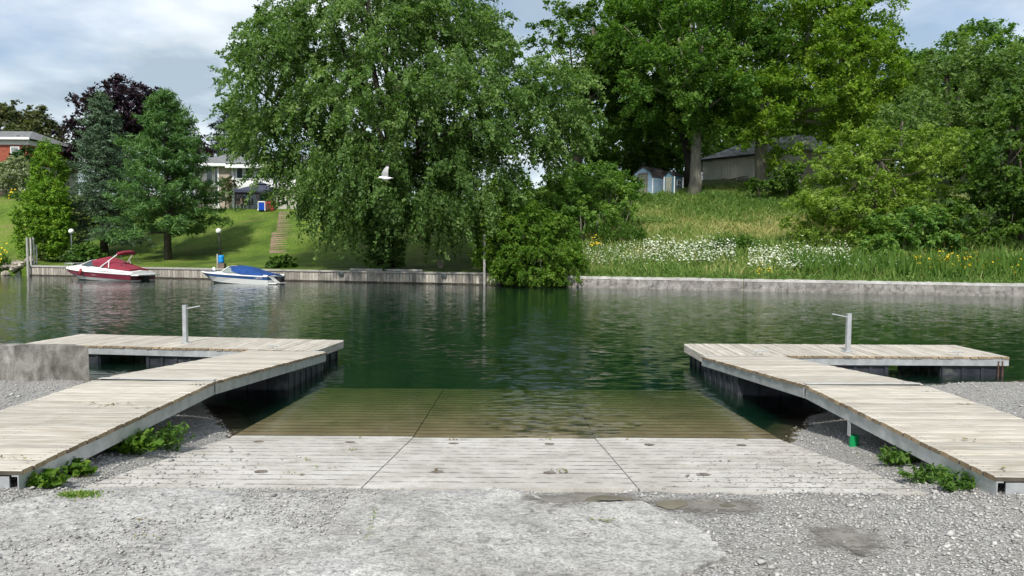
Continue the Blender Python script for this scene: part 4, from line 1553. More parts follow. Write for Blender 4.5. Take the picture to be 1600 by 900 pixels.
# trees and bushes at the right edge
be_ = onland(1490, 56)
broadleaf('ash_tree', 'large grey-green tree rising behind the yellow-green bushes at the right', 'tree', be_, [be_, P(1478, 190, 56), P(1480, 100, 56)], [.4, .3, .15],
          [lobe(1480, 155, 78, 75, 56, 5), lobe(1535, 170, 75, 75, 55, 4.5), lobe(1440, 195, 45, 55, 54, 3.5), lobe(1495, 110, 50, 36, 57, 3.5), lobe(1570, 150, 60, 60, 56, 4), lobe(1520, 215, 80, 50, 52, 3.5), lobe(1575, 225, 60, 45, 52, 3), lobe(1450, 240, 45, 45, 51, 3)],
          M['l_ash'], M['bark'], 1.15, 48, .22, .9, .26, seed=9, limbs=False, droop=.3, dirup=.15, rmin=.45, up=.8, clump=(6, .45, .7))
bf = onland(1500, 78)
broadleaf('maple_tree', 'rounded maple farthest back on the right, its top against the sky', 'tree', bf, [bf, P(1500, 150, 78), P(1505, 70, 78)], [.5, .35, .2],
          [lobe(1525, 75, 34, 34, 78, 3.4), lobe(1462, 98, 38, 36, 78, 3.4), lobe(1580, 98, 45, 32, 78, 3.6), lobe(1500, 130, 85, 50, 78, 5), lobe(1625, 115, 55, 50, 78, 4), lobe(1432, 125, 24, 36, 77, 2.6)],
          M['l_maple'], M['bark'], .75, 50, .32, 1.2, .4, seed=10, droop=.25, dirup=.15, rmin=.45, up=.9, clump=(6, .55, .5))
bg = onland(1590, 42)
broadleaf('creeper_covered_tree', 'dark green tree wrapped in creeper at the right edge, behind the goldenrod', 'tree', bg, [bg, P(1580, 280, 42), P(1585, 180, 42)], [.35, .25, .12],
          [lobe(1560, 300, 62, 105, 42, 2.8), lobe(1610, 240, 60, 120, 42, 2.8), lobe(1530, 355, 62, 60, 41, 2.2), lobe(1600, 370, 60, 55, 40, 2), lobe(1590, 200, 40, 50, 43, 2.2), lobe(1660, 300, 70, 130, 43, 3), lobe(1578, 255, 42, 50, 40.5, 1.7)],
          M['l_dark'], M['bark'], 2.0, 42, .20, .55, .2, seed=12, droop=.4, dirup=.0, rmin=.45, up=.6, clump=(4, .25, .8))
bh = onland(1362, 44)
broadleaf('elder_bush', 'broad light yellow-green bushy tree leaning over the slope in front of the garage', 'tree', bh, [bh, P(1365, 320, 44), P(1375, 250, 44)], [.22, .16, .08],
          [lobe(1312, 288, 55, 52, 44, 2.4), lobe(1375, 260, 62, 62, 45, 2.6), lobe(1440, 285, 60, 70, 44, 2.6), lobe(1290, 340, 55, 42, 42.5, 2), lobe(1370, 335, 80, 55, 42.5, 2.2), lobe(1450, 350, 52, 45, 42.5, 2), lobe(1458, 225, 32, 35, 45.5, 1.6), lobe(1330, 235, 28, 30, 46, 1.6), lobe(1292, 262, 24, 30, 45, 1.3), lobe(1268, 325, 22, 36, 43.5, 1.2)],
          M['l_box'], M['bark'], 3.0, 44, .145, .6, .16, seed=13, droop=.35, dirup=.2, rmin=.45, up=.9, clump=(5, .28, .5))
bi = onland(1405, 46.5)
broadleaf('young_ash', 'pale green sapling crown between the yellow-green bushes and the large maple', 'tree', bi, [bi, P(1405, 280, 47), P(1410, 190, 47)], [.15, .1, .05],
          [lobe(1420, 190, 38, 45, 49, 2), lobe(1395, 230, 32, 40, 48, 1.8)], M['l_ash'], M['bark'], 2.0, 42, .19, .75, .22, seed=14, droop=.3, dirup=.3, rmin=.5, up=.8)

# conifers and trees on the left lawn
bp = onland(262, 54.5)
conifer('white_pine', 'soft bright green white pine on the lawn between the two boats', bp, 11.9, lambda f: 4.15 * (1 - f) ** .72 + .25 - 1.0 * max(0, .12 - f) * 4, M['l_pine'], M['bark'], 21, 22, 9, 40, .34, lambda f: .12 + .75 * f, aspect=.17, z0=.17, trunk_r=.25, width=.24, curve=.2, up=.6)
bq = onland(163, 57.5)
conifer('spruce_tree', 'tall blue-grey spruce with a bare lower trunk, left of the bright pine', bq, 12.2, lambda f: 2.75 * (1 - f) ** .62 + .12, M['l_spruce'], M['barkdark'], 22, 30, 10, 26, .26, lambda f: -.22 + .7 * f, aspect=.2, z0=.15, trunk_r=.27, width=.17, curve=.3, up=.5)
br_ = onland(365, 92)
conifer('blue_spruce', 'dark blue spruce standing behind the pale house, beside the silver maple', br_, 13.5, lambda f: 4.6 * (1 - f) ** .7 + .1, M['l_bluespruce'], M['barkdark'], 23, 26, 10, 13, .42, lambda f: -.2 + .6 * f, aspect=.22, z0=.1, trunk_r=.3, width=.22, up=.5)
bt_ = onland(190, 88)
broadleaf('purple_maple', 'dark purple-leaved maple behind the spruce and the pine', 'tree', bt_, [bt_, P(188, 260, 88), P(190, 210, 88)], [.4, .32, .25],
          [lobe(185, 180, 48, 50, 88, 4), lobe(212, 172, 30, 40, 88, 3), lobe(150, 190, 24, 38, 88, 2.5), lobe(115, 235, 20, 22, 88, 2), lobe(190, 225, 50, 40, 88, 4), lobe(225, 200, 22, 30, 88, 2.4), lobe(300, 232, 14, 10, 88, 1.4)],
          M['l_purple'], M['barkdark'], 1.4, 32, .38, 1.1, .34, seed=31, droop=.3, dirup=.1, rmin=.5, up=.8, clump=(5, .5, .6))
bu = onland(35, 100)
broadleaf('olive_maple', 'olive-brown round tree behind the brick house', 'tree', bu, [bu, P(35, 270, 100), P(35, 220, 100)], [.4, .32, .25],
          [lobe(28, 195, 42, 34, 100, 4), lobe(60, 220, 34, 32, 99, 4), lobe(-15, 205, 40, 38, 100, 4), lobe(80, 235, 18, 20, 98, 2.4)],
          M['l_olive'], M['bark'], 1.3, 28, .42, 1.1, .36, seed=32, droop=.3, dirup=.1, rmin=.5, up=.8, clump=(5, .5, .6))

# clipped cedars on the left
cz = onland(68, 51)
shrub('cedar_tree', 'bright green upright cedar towering behind the round cedar bush', 'tree', [lobe(76, 245, 15, 22, 56, .9), lobe(77, 268, 24, 34, 56, 1.3), lobe(76, 305, 28, 40, 56, 1.5), lobe(80, 345, 26, 55, 56, 1.5)], M['l_cedar'], 8, 44, .125, .40, .11, 41, droop=-.1, dirup=.6, rmin=.45, base=onland(78, 56), stems=3)
shrub('cedar_bush', 'round bright green cedar bush behind the row of grey posts', 'bush', [lobe(68, 350, 38, 52, 54, 1.6), lobe(75, 315, 28, 32, 54, 1.3), lobe(50, 372, 24, 34, 53.6, 1.0), lobe(92, 365, 18, 36, 53.6, 1.0)], M['l_cedar'], 8, 44, .125, .40, .11, 42, droop=-.05, dirup=.45, rmin=.45, zmin=.9, base=onland(68, 54), stems=4)
shrub('variegated_willow', 'pale cream-green willow shrub in front of the brick house', 'shrub', [lobe(20, 272, 24, 20, 72, 1.4), lobe(-5, 275, 20, 18, 72, 1.2), lobe(32, 262, 10, 10, 72, .8)], M['l_willow'], 3.5, 40, .24, .8, .2, 43, droop=.4, dirup=.2, base=onland(28, 72), stems=6)
shrub('yew_bush', 'dark green yew shrub under the brick house window', 'shrub', [lobe(42, 246, 20, 13, 76, 1.3), lobe(28, 252, 10, 10, 76, .8)], M['l_yew'], 4, 40, .2, .5, .16, 44, dirup=.1, base=onland(42, 76), stems=5)
shrub('grey_shrub', 'small greyish shrub at the top of the lawn, left of the upright cedar', 'shrub', [lobe(34, 306, 9, 9, 69, .55)], M['l_ash'], 9, 36, .14, .35, .1, 45, stems=3)
shrub('leafy_shrub', 'light green leafy shrub on the seawall behind the red boat', 'shrub', [lobe(135, 395, 18, 13, 49.5, .8), lobe(122, 402, 12, 9, 49.2, .6), lobe(148, 402, 12, 8, 49.2, .6)], M['l_weed'], 9, 30, .19, .5, .1, 46, dirup=.5, stems=5)
shrub('hosta_clump', 'low dark hosta clump on the lawn at the foot of the garden steps', 'plant', [lobe(442, 411, 20, 8, 47.5, .6)], M['l_dark'], 22, 14, .22, .3, .06, 47, dirup=.4, aspect=.6, rmin=.3)
shrub('base_ivy', 'leafy suckers growing round the foot of the silver maple', 'plant', [lobe(600, 408, 26, 14, 45, .9), lobe(588, 385, 12, 30, 45.2, .6), lobe(612, 380, 12, 34, 45.2, .6)], M['l_silver'], 9, 34, .17, .4, .1, 48, droop=.2)
shrub('flowering_vine', 'slender vine climbing the tan brick wall of the pale house', 'climbing plant', [lobe(354, 290, 6, 13, 71, .3), lobe(353, 305, 5, 14, 71, .3), lobe(358, 284, 9, 7, 71, .3)], M['l_olive'], 12, 26, .15, .4, .08, 49, base=Vector(P(354, 325, 71)), stems=2)

# vines, sumac and the thicket between the two walls
shrub('vine_thicket', 'thick light green vine mound spilling over the wall to the water', 'bush', [lobe(838, 408, 58, 36, 40.8, 1.8), lobe(800, 385, 42, 52, 41.5, 1.6), lobe(862, 385, 40, 32, 41.8, 1.5), lobe(825, 360, 50, 32, 42.5, 1.6), lobe(788, 428, 20, 14, 40.6, .7), lobe(885, 415, 26, 24, 40.8, .9), lobe(868, 368, 34, 28, 42.5, 1.4), lobe(840, 432, 50, 12, 40.2, .8)], M['l_vine'], 10.5, 29, .13, .38, .09, 51, clump=(4, .14, .7), droop=.6, dirup=.0, rmin=.72, zmin=.06, base=onland(838, 42), stems=6, hang=.6)
shrub('cedar_hedge', 'dark upright cedar between the silver maple and the vine mound', 'tree', [lobe(778, 345, 32, 62, 43.5, 1.5), lobe(765, 395, 22, 40, 43, 1.0), lobe(800, 320, 30, 45, 44, 1.4)], M['l_cedar'], 6, 42, .15, .45, .12, 52, droop=.1, dirup=.2, rmin=.45, base=onland(778, 43.5), stems=4, zmin=.72)
SU = dict(droop=.5, dirup=.35, aspect=.42, hang=.5, up=.9)
shrub('sumac_thicket', 'sumac thicket with bare slender stems at the left foot of the meadow slope', 'bush', [lobe(880, 315, 48, 36, 49, 2), lobe(945, 308, 50, 30, 50, 2), lobe(915, 335, 45, 28, 47.5, 1.8), lobe(975, 318, 24, 26, 50, 1.4), lobe(850, 330, 34, 34, 47, 1.6), lobe(940, 295, 40, 18, 51, 1.4)], M['l_sumac'], 4.6, 40, .20, .6, .15, 53, clump=(4, .22, .4), rmin=.45, stems=46, stem_mat=M['barkpale'], base=onland(910, 49), **SU)
shrub('young_sumac', 'young sumac with layered light leaves in front of the yellow-green bushes', 'bush', [lobe(1395, 360, 48, 24, 41, 1.2), lobe(1440, 350, 44, 24, 41, 1.2), lobe(1465, 382, 26, 16, 40, .8), lobe(1380, 385, 28, 16, 40.5, .8)], M['l_sumac'], 4.5, 34, .24, .7, .13, 54, rmin=.5, stems=10, base=onland(1420, 41), tsd=.1, **SU)
shrub('hillside_bush', 'low bush on the slope to the left of the blue shed', 'bush', [lobe(930, 280, 55, 20, 58, 2.2), lobe(985, 292, 14, 12, 57, .8), lobe(880, 285, 30, 20, 57, 1.6)], M['l_maple'], 3.2, 42, .22, .6, .18, 55, base=onland(930, 58), stems=8)
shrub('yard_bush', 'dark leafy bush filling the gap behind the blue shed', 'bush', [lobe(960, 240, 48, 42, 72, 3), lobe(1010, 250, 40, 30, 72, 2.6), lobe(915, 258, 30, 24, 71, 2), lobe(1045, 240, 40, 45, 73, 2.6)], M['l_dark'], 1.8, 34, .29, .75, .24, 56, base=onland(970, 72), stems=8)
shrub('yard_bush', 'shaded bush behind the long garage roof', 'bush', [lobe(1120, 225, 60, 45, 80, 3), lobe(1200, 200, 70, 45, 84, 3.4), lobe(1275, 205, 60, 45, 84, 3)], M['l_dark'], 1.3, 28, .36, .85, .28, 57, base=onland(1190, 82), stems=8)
shrub('corner_bush', 'bushy sapling at the foot of the garage by the thick trunk', 'bush', [lobe(1222, 280, 22, 14, 55, .9), lobe(1240, 270, 16, 14, 54.5, .8), lobe(1185, 288, 16, 7, 55, .6)], M['l_dark'], 6, 36, .18, .45, .12, 58, stems=5)
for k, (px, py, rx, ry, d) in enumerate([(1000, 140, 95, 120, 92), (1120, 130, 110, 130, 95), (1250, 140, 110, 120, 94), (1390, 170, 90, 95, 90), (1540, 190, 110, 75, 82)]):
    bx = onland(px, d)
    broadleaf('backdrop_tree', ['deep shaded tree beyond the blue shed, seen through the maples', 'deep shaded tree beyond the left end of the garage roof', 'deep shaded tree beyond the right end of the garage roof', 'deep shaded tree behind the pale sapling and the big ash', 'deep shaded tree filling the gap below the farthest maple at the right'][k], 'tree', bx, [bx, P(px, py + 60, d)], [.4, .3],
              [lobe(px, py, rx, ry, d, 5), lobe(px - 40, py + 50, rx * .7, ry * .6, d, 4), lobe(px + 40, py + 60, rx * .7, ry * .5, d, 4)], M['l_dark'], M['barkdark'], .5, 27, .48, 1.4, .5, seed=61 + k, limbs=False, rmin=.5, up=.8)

# ------------------------------------------------------------------ meadow growth
def blades(name, X, Y, h, wd, lean, mat_, seed, tint=.5, tsd=.18, kind='stuff', parent=None, zfun=None):
    r = np.random.default_rng(seed)
    n = len(X)
    Z = (zfun or zf)(X, Y)
    b0 = np.stack([X, Y, Z - .03], 1)
    H = h * np.exp(r.normal(0, .3, n))
    a = r.uniform(0, 6.28, n)
    ln = r.normal(0, lean, (n, 2))
    tip = b0 + np.stack([ln[:, 0] * H, ln[:, 1] * H, H], 1)
    mid = b0 * .5 + tip * .5 - np.stack([ln[:, 0] * H, ln[:, 1] * H, 0 * H], 1) * .18
    sd = np.stack([np.cos(a), np.sin(a), 0 * a], 1) * (wd * np.exp(r.normal(0, .3, n)))[:, None] * .5
    V = np.stack([b0, mid + sd, tip, mid - sd], 1)
    t = np.clip(tint + r.normal(0, tsd, n), 0, 1)
    me = fast_mesh(name, V.reshape(-1, 3), np.arange(4 * n).reshape(-1, 4), mat_, t)
    return tag(link(name, me, parent), kind=kind)


def bank_scatter(n, x0, x1, v0, v1, seed, keep=None):
    r = np.random.default_rng(seed)
    X = r.uniform(x0, x1, n); v = v0 + (v1 - v0) * r.random(n)
    if keep is not None:
        k = keep(X, v) > r.random(n)
        X, v = X[k], v[k]
    return X, bankY(X) + v / .963


def forbs(name, X, Y, h, nl, size, mat_, seed, tint, lean=.25, aspect=.4, droop=.15):
    r = np.random.default_rng(seed)
    n = len(X)
    S = np.stack([X, Y, zf(X, Y) + .02], 1)
    D = nrm(np.stack([r.normal(0, lean, n), r.normal(0, lean, n), np.ones(n)], 1))
    L = h * np.exp(r.normal(0, .3, n))
    V, t = leaf_quads(r, S, D, L, np.full(n, .05), nl, size, aspect, droop, up=.9, outw=.1, rand=.7, tint=np.clip(np.broadcast_to(tint, (n,)) + r.normal(0, .1, n), 0, 1), hang=-.2, t0=.1)
    return tag(leaves_obj(name, [(V, t)], mat_), kind='stuff')


patch = lambda X, v: np.clip(.55 + .9 * wob(X, v, .9, 3), 0, 1)
X, Y = bank_scatter(7600, 3.2, 32, .25, 6.5, 71)
forbs('bank_forbs', X, Y, .40 + .20 * wob(X, Y, .7, 4), 11, .10, M['l_mead'], 72, .5 + .2 * wob(X, Y, .8))
X, Y = bank_scatter(14000, 3.2, 36, .25, 6.5, 171)
blades('bank_grass', X, Y, .48, .04, .35, M['l_grass'], 172, .5 + .2 * wob(X, Y, .6, 2))
X, Y = bank_scatter(52000, 2.0, 22, 5.5, 23, 73)
blades('meadow_grass', X, Y, .30 + .14 * wob(X, Y, .45, 6), .045, .6, M['l_grass'], 74, np.clip(.28 + .55 * np.exp(-((vof(X, Y) - 10.5) / 3.2) ** 2) + .30 * wob(X, Y, .5, 1), .05, 1))
X, Y = bank_scatter(16000, 3.0, 21, 12, 22, 75, lambda X, v: np.clip(.3 + wob(X, v, .5, 5), 0, 1))
forbs('meadow_forbs', X, Y, .26, 10, .13, M['l_mead'], 76, .6, .4)
X, Y = bank_scatter(3500, 3.3, 30, .16, .5, 77)
blades('wall_edge_grass', X, Y, .22, .05, .5, M['l_mead'], 78, .6)


def heads(name, px0, px1, py0, py1, n, seed, mat_, size, hgt):
    """flower heads standing over the bank between these photo columns"""
    r = np.random.default_rng(seed)
    px = r.uniform(px0, px1, n)
    f = r.random(n)
    X = []; Y = []
    Xs = np.array([P(a, 385, 40).x / 40 for a in px])
    v = py0 + (py1 - py0) * f
    # column direction crosses the bank at distance v
    Yc = (41.4 + v / .963) / (1 + .28 * Xs)
    X = Xs * Yc
    k = (wob(X, v * 2, 1.6, seed) + .5 * wob(X, v, 4.5, seed)) > r.uniform(-1.1, .9, n)
    X, Y = X[k], Yc[k]
    m = len(X)
    Z = zf(X, Y) + hgt * np.exp(r.normal(-.1, .28, m))
    c = np.stack([X, Y, Z], 1)
    nv = nrm(r.normal(0, .35, (m, 3)) + np.array([0, -.35, 1]))
    tg = nrm(np.cross(nv, r.normal(0, 1, (m, 3))))
    bt = np.cross(nv, tg)
    s = (size * np.exp(r.normal(0, .3, m)))[:, None] * .5
    V = np.stack([c - tg * s, c + bt * s, c + tg * s, c - bt * s], 1)
    me = fast_mesh(name, V.reshape(-1, 3), np.arange(4 * m).reshape(-1, 4), mat_, r.random(m))
    return tag(link(name, me), kind='stuff')


heads('white_wildflowers', 905, 1010, 1.5, 5.0, 1200, 81, M['flower'], .06, .60)
heads('white_wildflowers', 1005, 1150, 2.0, 5.6, 2600, 82, M['flower'], .085, .62)
heads('white_wildflowers', 1170, 1330, 1.2, 4.6, 2600, 83, M['flower'], .08, .62)
heads('white_wildflowers', 1330, 1420, .8, 3.0, 350, 84, M['flower'], .06, .55)
heads('goldenrod_flowers', 1428, 1530, .8, 2.6, 460, 85, M['yflower'], .075, .75)
heads('goldenrod_flowers', 922, 940, 4.4, 5.2, 90, 86, M['yflower'], .13, .9)
heads('goldenrod_flowers', 1530, 1640, .6, 2.0, 150, 87, M['yflower'], .10, .55)
heads('goldenrod_flowers', 1180, 1215, .5, 1.6, 50, 88, M['yflower'], .09, .4)
X, Y = bank_scatter(3000, 15, 26, .5, 2.8, 79)
blades('goldenrod_stems', X, Y, .75, .10, .16, M['l_weed'], 80, .6)
rgx = np.random.default_rng(91)


def goldenrod(name, label, px0, px1, d, h, n, seed):
    r = np.random.default_rng(seed)
    x0, x1 = P(px0, 385, d).x, P(px1, 385, d).x
    X = r.uniform(x0, x1, n); Y = d + r.uniform(-.6, .6, n)
    o = forbs(name, X, Y, h, 14, .13, M['l_weed'], seed, .5, .15)
    return tag(o)


goldenrod('tall_weeds', '', 935, 1005, 46.5, 1.0, 700, 92)
goldenrod('tall_weeds', '', 1120, 1175, 43.5, .9, 300, 93)


# ------------------------------------------------------------------ weeds at the docks
def weed(px, py, rpx, h, n, label, seed, size=.07, aspect=.55, cat='weeds', mat_='l_weed', tall=.5):
    g = gp(px, py)
    R = rpx * g.y / FPX
    r = np.random.default_rng(seed)
    e = empty('weed_clump', g, (0, 0, 0), label, cat)
    k = n
    a = r.uniform(0, 6.28, k)
    rr = R * np.sqrt(r.random(k))
    S = np.stack([np.cos(a) * rr, np.sin(a) * rr * .6, 0 * a], 1)
    S[:, 2] = zn(S[:, 0] + g.x, S[:, 1] + g.y) - g.z
    D = nrm(np.stack([np.cos(a) * .5 + r.normal(0, .3, k), np.sin(a) * .5 + r.normal(0, .3, k), np.full(k, tall + .4)], 1))
    L = h * r.uniform(.5, 1.2, k)
    V, t = leaf_quads(r, S, D, L, np.full(k, .02), 12, size, aspect, .25, up=.9, tint=.5 + r.normal(0, .12, k), hang=.2, t0=.15)
    leaves_obj('leaf_spray', [(V, t)], M[mat_], e)
    b = MB()
    for q in range(k):
        b.tube([Vector(S[q]), Vector(S[q] + D[q] * L[q] * .9) - Vector((0, 0, .2 * L[q]))], [.004, .002], 4, cap=False)
    b.build('stem', M['l_weed'], e)
    return e


weed(243, 695, 36, .34, 70, 'tall bright weeds beside the left gangway, nearest the ramp', 101, .055, .32)
weed(195, 706, 26, .28, 64, 'broad-leaved vine under the left gangway, next to the tall bright weeds', 102, .05, .8, mat_='l_vine')
weed(112, 741, 20, .14, 34, 'low broad leaves half way along the left gangway', 103, .046, .8, mat_='l_vine')
weed(68, 757, 24, .14, 40, 'low broad leaves by the near end of the left gangway', 104, .046, .8, mat_='l_vine')
weed(1412, 722, 22, .2, 34, 'dark ferny weed in the shade under the right gangway', 105, .06, .35)
weed(1447, 752, 20, .17, 40, 'bright weed on the gravel beside the right gangway, half in shade', 106, .05, .3)
weed(1496, 765, 19, .17, 40, 'bright weed nearest the end of the right gangway', 107, .05, .3)
weed(1385, 600 + 84, 12, .08, 8, 'tiny weed behind the green sleeved post', 108, .05, .4)
weed(275, 680, 8, .12, 5, 'single thin weed on the gravel bank under the left walkway', 109, .07, .3)
weed(98, 592, 10, .14, 10, 'little dark weed growing at the foot of the old concrete wall', 110, .06, .5)
for k, (px, py) in enumerate([(1522, 606), (1545, 604), (1572, 599), (1590, 618), (1540, 622)]):
    weed(px, py, 7, .12, 5, ['grass tuft on the water edge of the right gravel mound', 'second grass tuft along the edge of the right gravel mound', 'grass tuft on the crest of the right gravel mound', 'grass tuft at the picture edge on the right gravel mound', 'grass tuft on the near face of the right gravel mound'][k], 120 + k, .06, .14)
r_ = np.random.default_rng(130)
for nm, (px, py, rx, ry, n) in {'moss_patch': (125, 776, 34, 7, 700)}.items():
    c = gp(px, py)
    X = c.x + r_.normal(0, rx * c.y / FPX * .45, n); Y = c.y + r_.normal(0, .045, n)
    blades(nm, X, Y, .016, .012, .6, M['l_grass'], 131, .35, zfun=lambda a, c2: zn(a, c2) + .042)
c = gp(30, 625)
X = c.x + r_.normal(0, .28, 260); Y = c.y + r_.normal(0, .20, 260)
blades('moss_patch', X, Y, .03, .012, .7, M['l_grass'], 132, .5, zfun=zn)
X = np.concatenate([np.linspace(gp(586, 800).x, gp(574, 848).x, 120) + r_.normal(0, .010, 120)])
Y = np.linspace(gp(586, 800).y, gp(574, 848).y, 120) + r_.normal(0, .05, 120)
blades('crack_moss', X, Y, .010, .008, .6, M['l_grass'], 133, .5, zfun=lambda a, c2: zn(a, c2) + .048)
# small litter on the boards and the slabs
def litter(name, pts, size, seed):
    r = np.random.default_rng(seed)
    V = []; T = []
    for p in pts:
        for _ in range(r.integers(3, 9)):
            q = np.array(p) + np.array([r.normal(0, .05), r.normal(0, .02), r.uniform(.004, .012)])
            a = r.uniform(0, 6.28)
            tg = np.array([math.cos(a), math.sin(a), r.normal(0, .2)]); bt = np.array([-math.sin(a), math.cos(a), r.normal(0, .2)])
            s = size * r.uniform(.5, 1.3)
            V.append([q - tg * s, q + bt * s * .45, q + tg * s, q - bt * s * .45]); T.append(r.random())
    V = np.array(V)
    me = fast_mesh(name, V.reshape(-1, 3), np.arange(4 * len(V)).reshape(-1, 4), M['debris'], np.array(T))
    return tag(link(name, me), kind='stuff')


def deckp(px, py, z):
    r = ray(px, py)
    return CAM + r * ((z - CAM.z) / r.z)


litter('leaf_litter', [deckp(a, c2, .602) for a, c2 in [(160, 636), (168, 633), (180, 632), (218, 637), (135, 630), (200, 631), (306, 602), (312, 601), (46, 718), (12, 715), (1420, 605), (1430, 600), (1452, 612), (1500, 632), (1497, 688), (1510, 688), (1568, 733)]], .018, 141)
litter('leaf_litter', [gp(a, c2) + Vector((0, 0, .055)) for a, c2 in [(465, 750), (560, 691), (515, 741), (478, 728), (677, 745), (865, 745), (715, 694), (855, 694), (1000, 695), (1168, 694), (548, 711), (880, 747), (470, 752), (865, 747)]], .022, 142)
litter('leaf_litter', [gp(a, c2) + Vector((0, 0, .03)) for a, c2 in [(948, 820), (940, 822), (230, 845), (240, 847), (150, 750), (140, 752), (232, 822), (1332, 716)]], .016, 143)


# ------------------------------------------------------------------ far walls
def along(u, v, z):
    """point on the bank: u is the X on the bank line, v the distance behind it"""
    return Vector((u, float(bankY(u)), 0)) + VB * v + Vector((0, 0, z))


UK = math.sqrt(1 + .28 ** 2)          # metres of wall per metre of X
W0, W1 = -33.2, -.6
e = empty('timber_seawall', along(W0, 0, 0), (0, 0, BANG), 'long grey timber seawall along the lawn, both boats moored at it', 'seawall')
LW = (W1 - W0) * UK
bw = .205
bmeshes = []
for s_ in range(6):
    r = random.Random(s_)
    b = MB()
    b.box(0, bw - .022, -.035 - r.uniform(0, .012), .03, .07 + r.uniform(0, .03), .60)
    bmeshes.append(b.mesh('board', M['timber']))
for k in range(int(LW / bw)):
    link('board', random.choice(bmeshes), e, (k * bw, 0, 0))
k = 0
x = 0
while x < LW - .5:
    ln = min(4.9, LW - x)
    b = MB()
    b.box(x + .01, x + ln - .01, -.10, .42, .602, .70 + random.uniform(-.008, .008), ch=.012)
    b.build('cap_beam', M['cap'], e)
    x += ln
b = MB()
b.box(0, LW, -.02, .09, -1.2, .59)
b.build('backing_timber', M['timberdk'], e)
b = MB()
b.box(0, LW, -.085, -.036, .0, .085)
b.build('waler_beam', M['timberdk'], e)
for px in (533, 694):
    u0 = (P(px, 430, 44).x - W0) * UK if px < 600 else (P(px, 433, 42.2).x - W0) * UK
    b = MB()
    b.box(u0 - .15, u0 + .15, -.16, -.105, .42, .60)
    b.box(u0 - .15, u0 + .15, -.15, -.105, .40, .42)
    b.build('bumper', M['pole'], e)

e = empty('concrete_seawall', along(3.0, 0, 0), (0, 0, BANG), 'long low weathered concrete seawall below the wildflower bank', 'seawall')
x = 0
k = 0
LC = 38 * UK
while x < LC:
    ln = [9.3, 12.6, 8.2, 9.0][k % 4]
    b = MB()
    rough_block(b, x + .015, x + ln - .015, 0, .7, .10, .46, .25, .035, k * 7)
    o = b.build('wall_block', M['bankwall'], e)
    b = MB()
    rough_block(b, x + .02, x + ln - .02, -.012, .75, .463, .60, .22, .022, k * 5 + 2, .035)
    b.build('coping', M['walltop'], e)
    b = MB()
    rough_block(b, x + .01, x + ln - .01, -.06, .6, -1.2, .098, .4, .02, k * 3)
    b.build('footing', M['bankwall'], e)
    x += ln
    k += 1

# posts at the left end of the timber wall, pole at its right end
for k, (px, y0, y1, d, rr, lb) in enumerate([(44, 371, 431, 50.35, .085, 'thick pale pile at the end of the timber seawall, next to the rocks'), (48.8, 371, 414, 51.1, .062, 'grey post standing beside the thick pale pile'), (53.2, 371, 413, 51.3, .055, 'grey post in the middle of the row before the cedar bush'), (57.5, 382, 413, 51.5, .05, 'short grey post deepest in the cedar bush')]):
    q = P(px, y1, d); tp = P(px, y0, d)
    z0 = -.8 if k == 0 else float(zf(q.x, d)) - .2
    b = MB()
    b.tube([(0, 0, z0 - q.z), (0.01, 0, (tp.z - q.z) * .5), (.0, 0, tp.z - q.z)], [rr, rr * .97, rr * .93], 10)
    tag(b.build('wooden_post', M['post'], None, q), lb, 'post', 'posts at the end of the timber seawall')
q = P(757, 430, 41.6)
b = MB()
b.tube([(0, 0, -q.z - .8), (0, 0, P(756, 366, 41.6).z - q.z)], [.075, .07], 10)
tag(b.build('mooring_pole', M['post'], None, q), 'tall pale mooring pole at the right end of the timber seawall', 'pole')
q = along(P(600, 425, 44.5).x, .55, .705)
b = MB()
b.box(-2.3, 2.4, -.09, .09, .0, .11, ch=.01)
tag(b.build('loose_timber', M['post'], None, q, (0, 0, BANG)), 'long pale timber lying on the lawn edge under the silver maple', 'timber beam')
q = onland(689, 45.5)
b = MB(); b.ball((0, 0, .28), .22, .2, .33, 10, 7)
tag(b.build('garden_stone', M['rock'], None, q, smooth=True), 'pale upright stone on the lawn, right of the silver maple trunk', 'stone')

# rocks left of the timber wall
r = random.Random(5)
rock_meshes = []
for s_ in range(6):
    b = MB()
    b.ball((0, 0, 0), .5, .4, .27, 7, 5)
    rr = random.Random(s_ + 50)
    b.v = [(v[0] * rr.uniform(.75, 1.25), v[1] * rr.uniform(.75, 1.25), v[2] * rr.uniform(.7, 1.25)) for v in b.v]
    rock_meshes.append(b.mesh('bank_rock', M['rock']))
for k in range(110):
    u = -33.8 - r.random() * 8.5
    v = -1.0 + 2.1 * (k / 110)
    p = along(u, v, 0)
    o = link('bank_rock', r.choice(rock_meshes), None, (p.x, p.y, -.02 + .52 * (v + 1.0) + r.uniform(-.03, .1)), (r.uniform(-.4, .4), r.uniform(-.4, .4), r.uniform(0, 6.28)))
    s_ = r.uniform(.32, .72)
    o.scale = (s_, s_, s_)
    tag(o, 'jumbled pale brown rock on the bank left of the timber seawall', 'rock', 'rocks piled on the bank left of the timber seawall')

# ------------------------------------------------------------------ garden steps
top = onland(442, 66.3); bot = onland(434, 55.8)
e = empty('garden_steps', bot, (0, 0, 0), 'flight of brown timber garden steps up the lawn slope', 'steps')
NS = 22
dv = top - bot
for k in range(NS):
    t = k / NS
    c = bot.lerp(top, t)
    z = float(zf(c.x, c.y))
    if k > 9: c.x += .35
    b = MB()
    b.box(-.62 * 1.05, .62 * 1.05, 0, dv.y / NS + .04, -.25, .055, ch=.012)
    b.build('step', M['stepw'], e, (c.x - bot.x, c.y - bot.y, z - bot.z + .03))


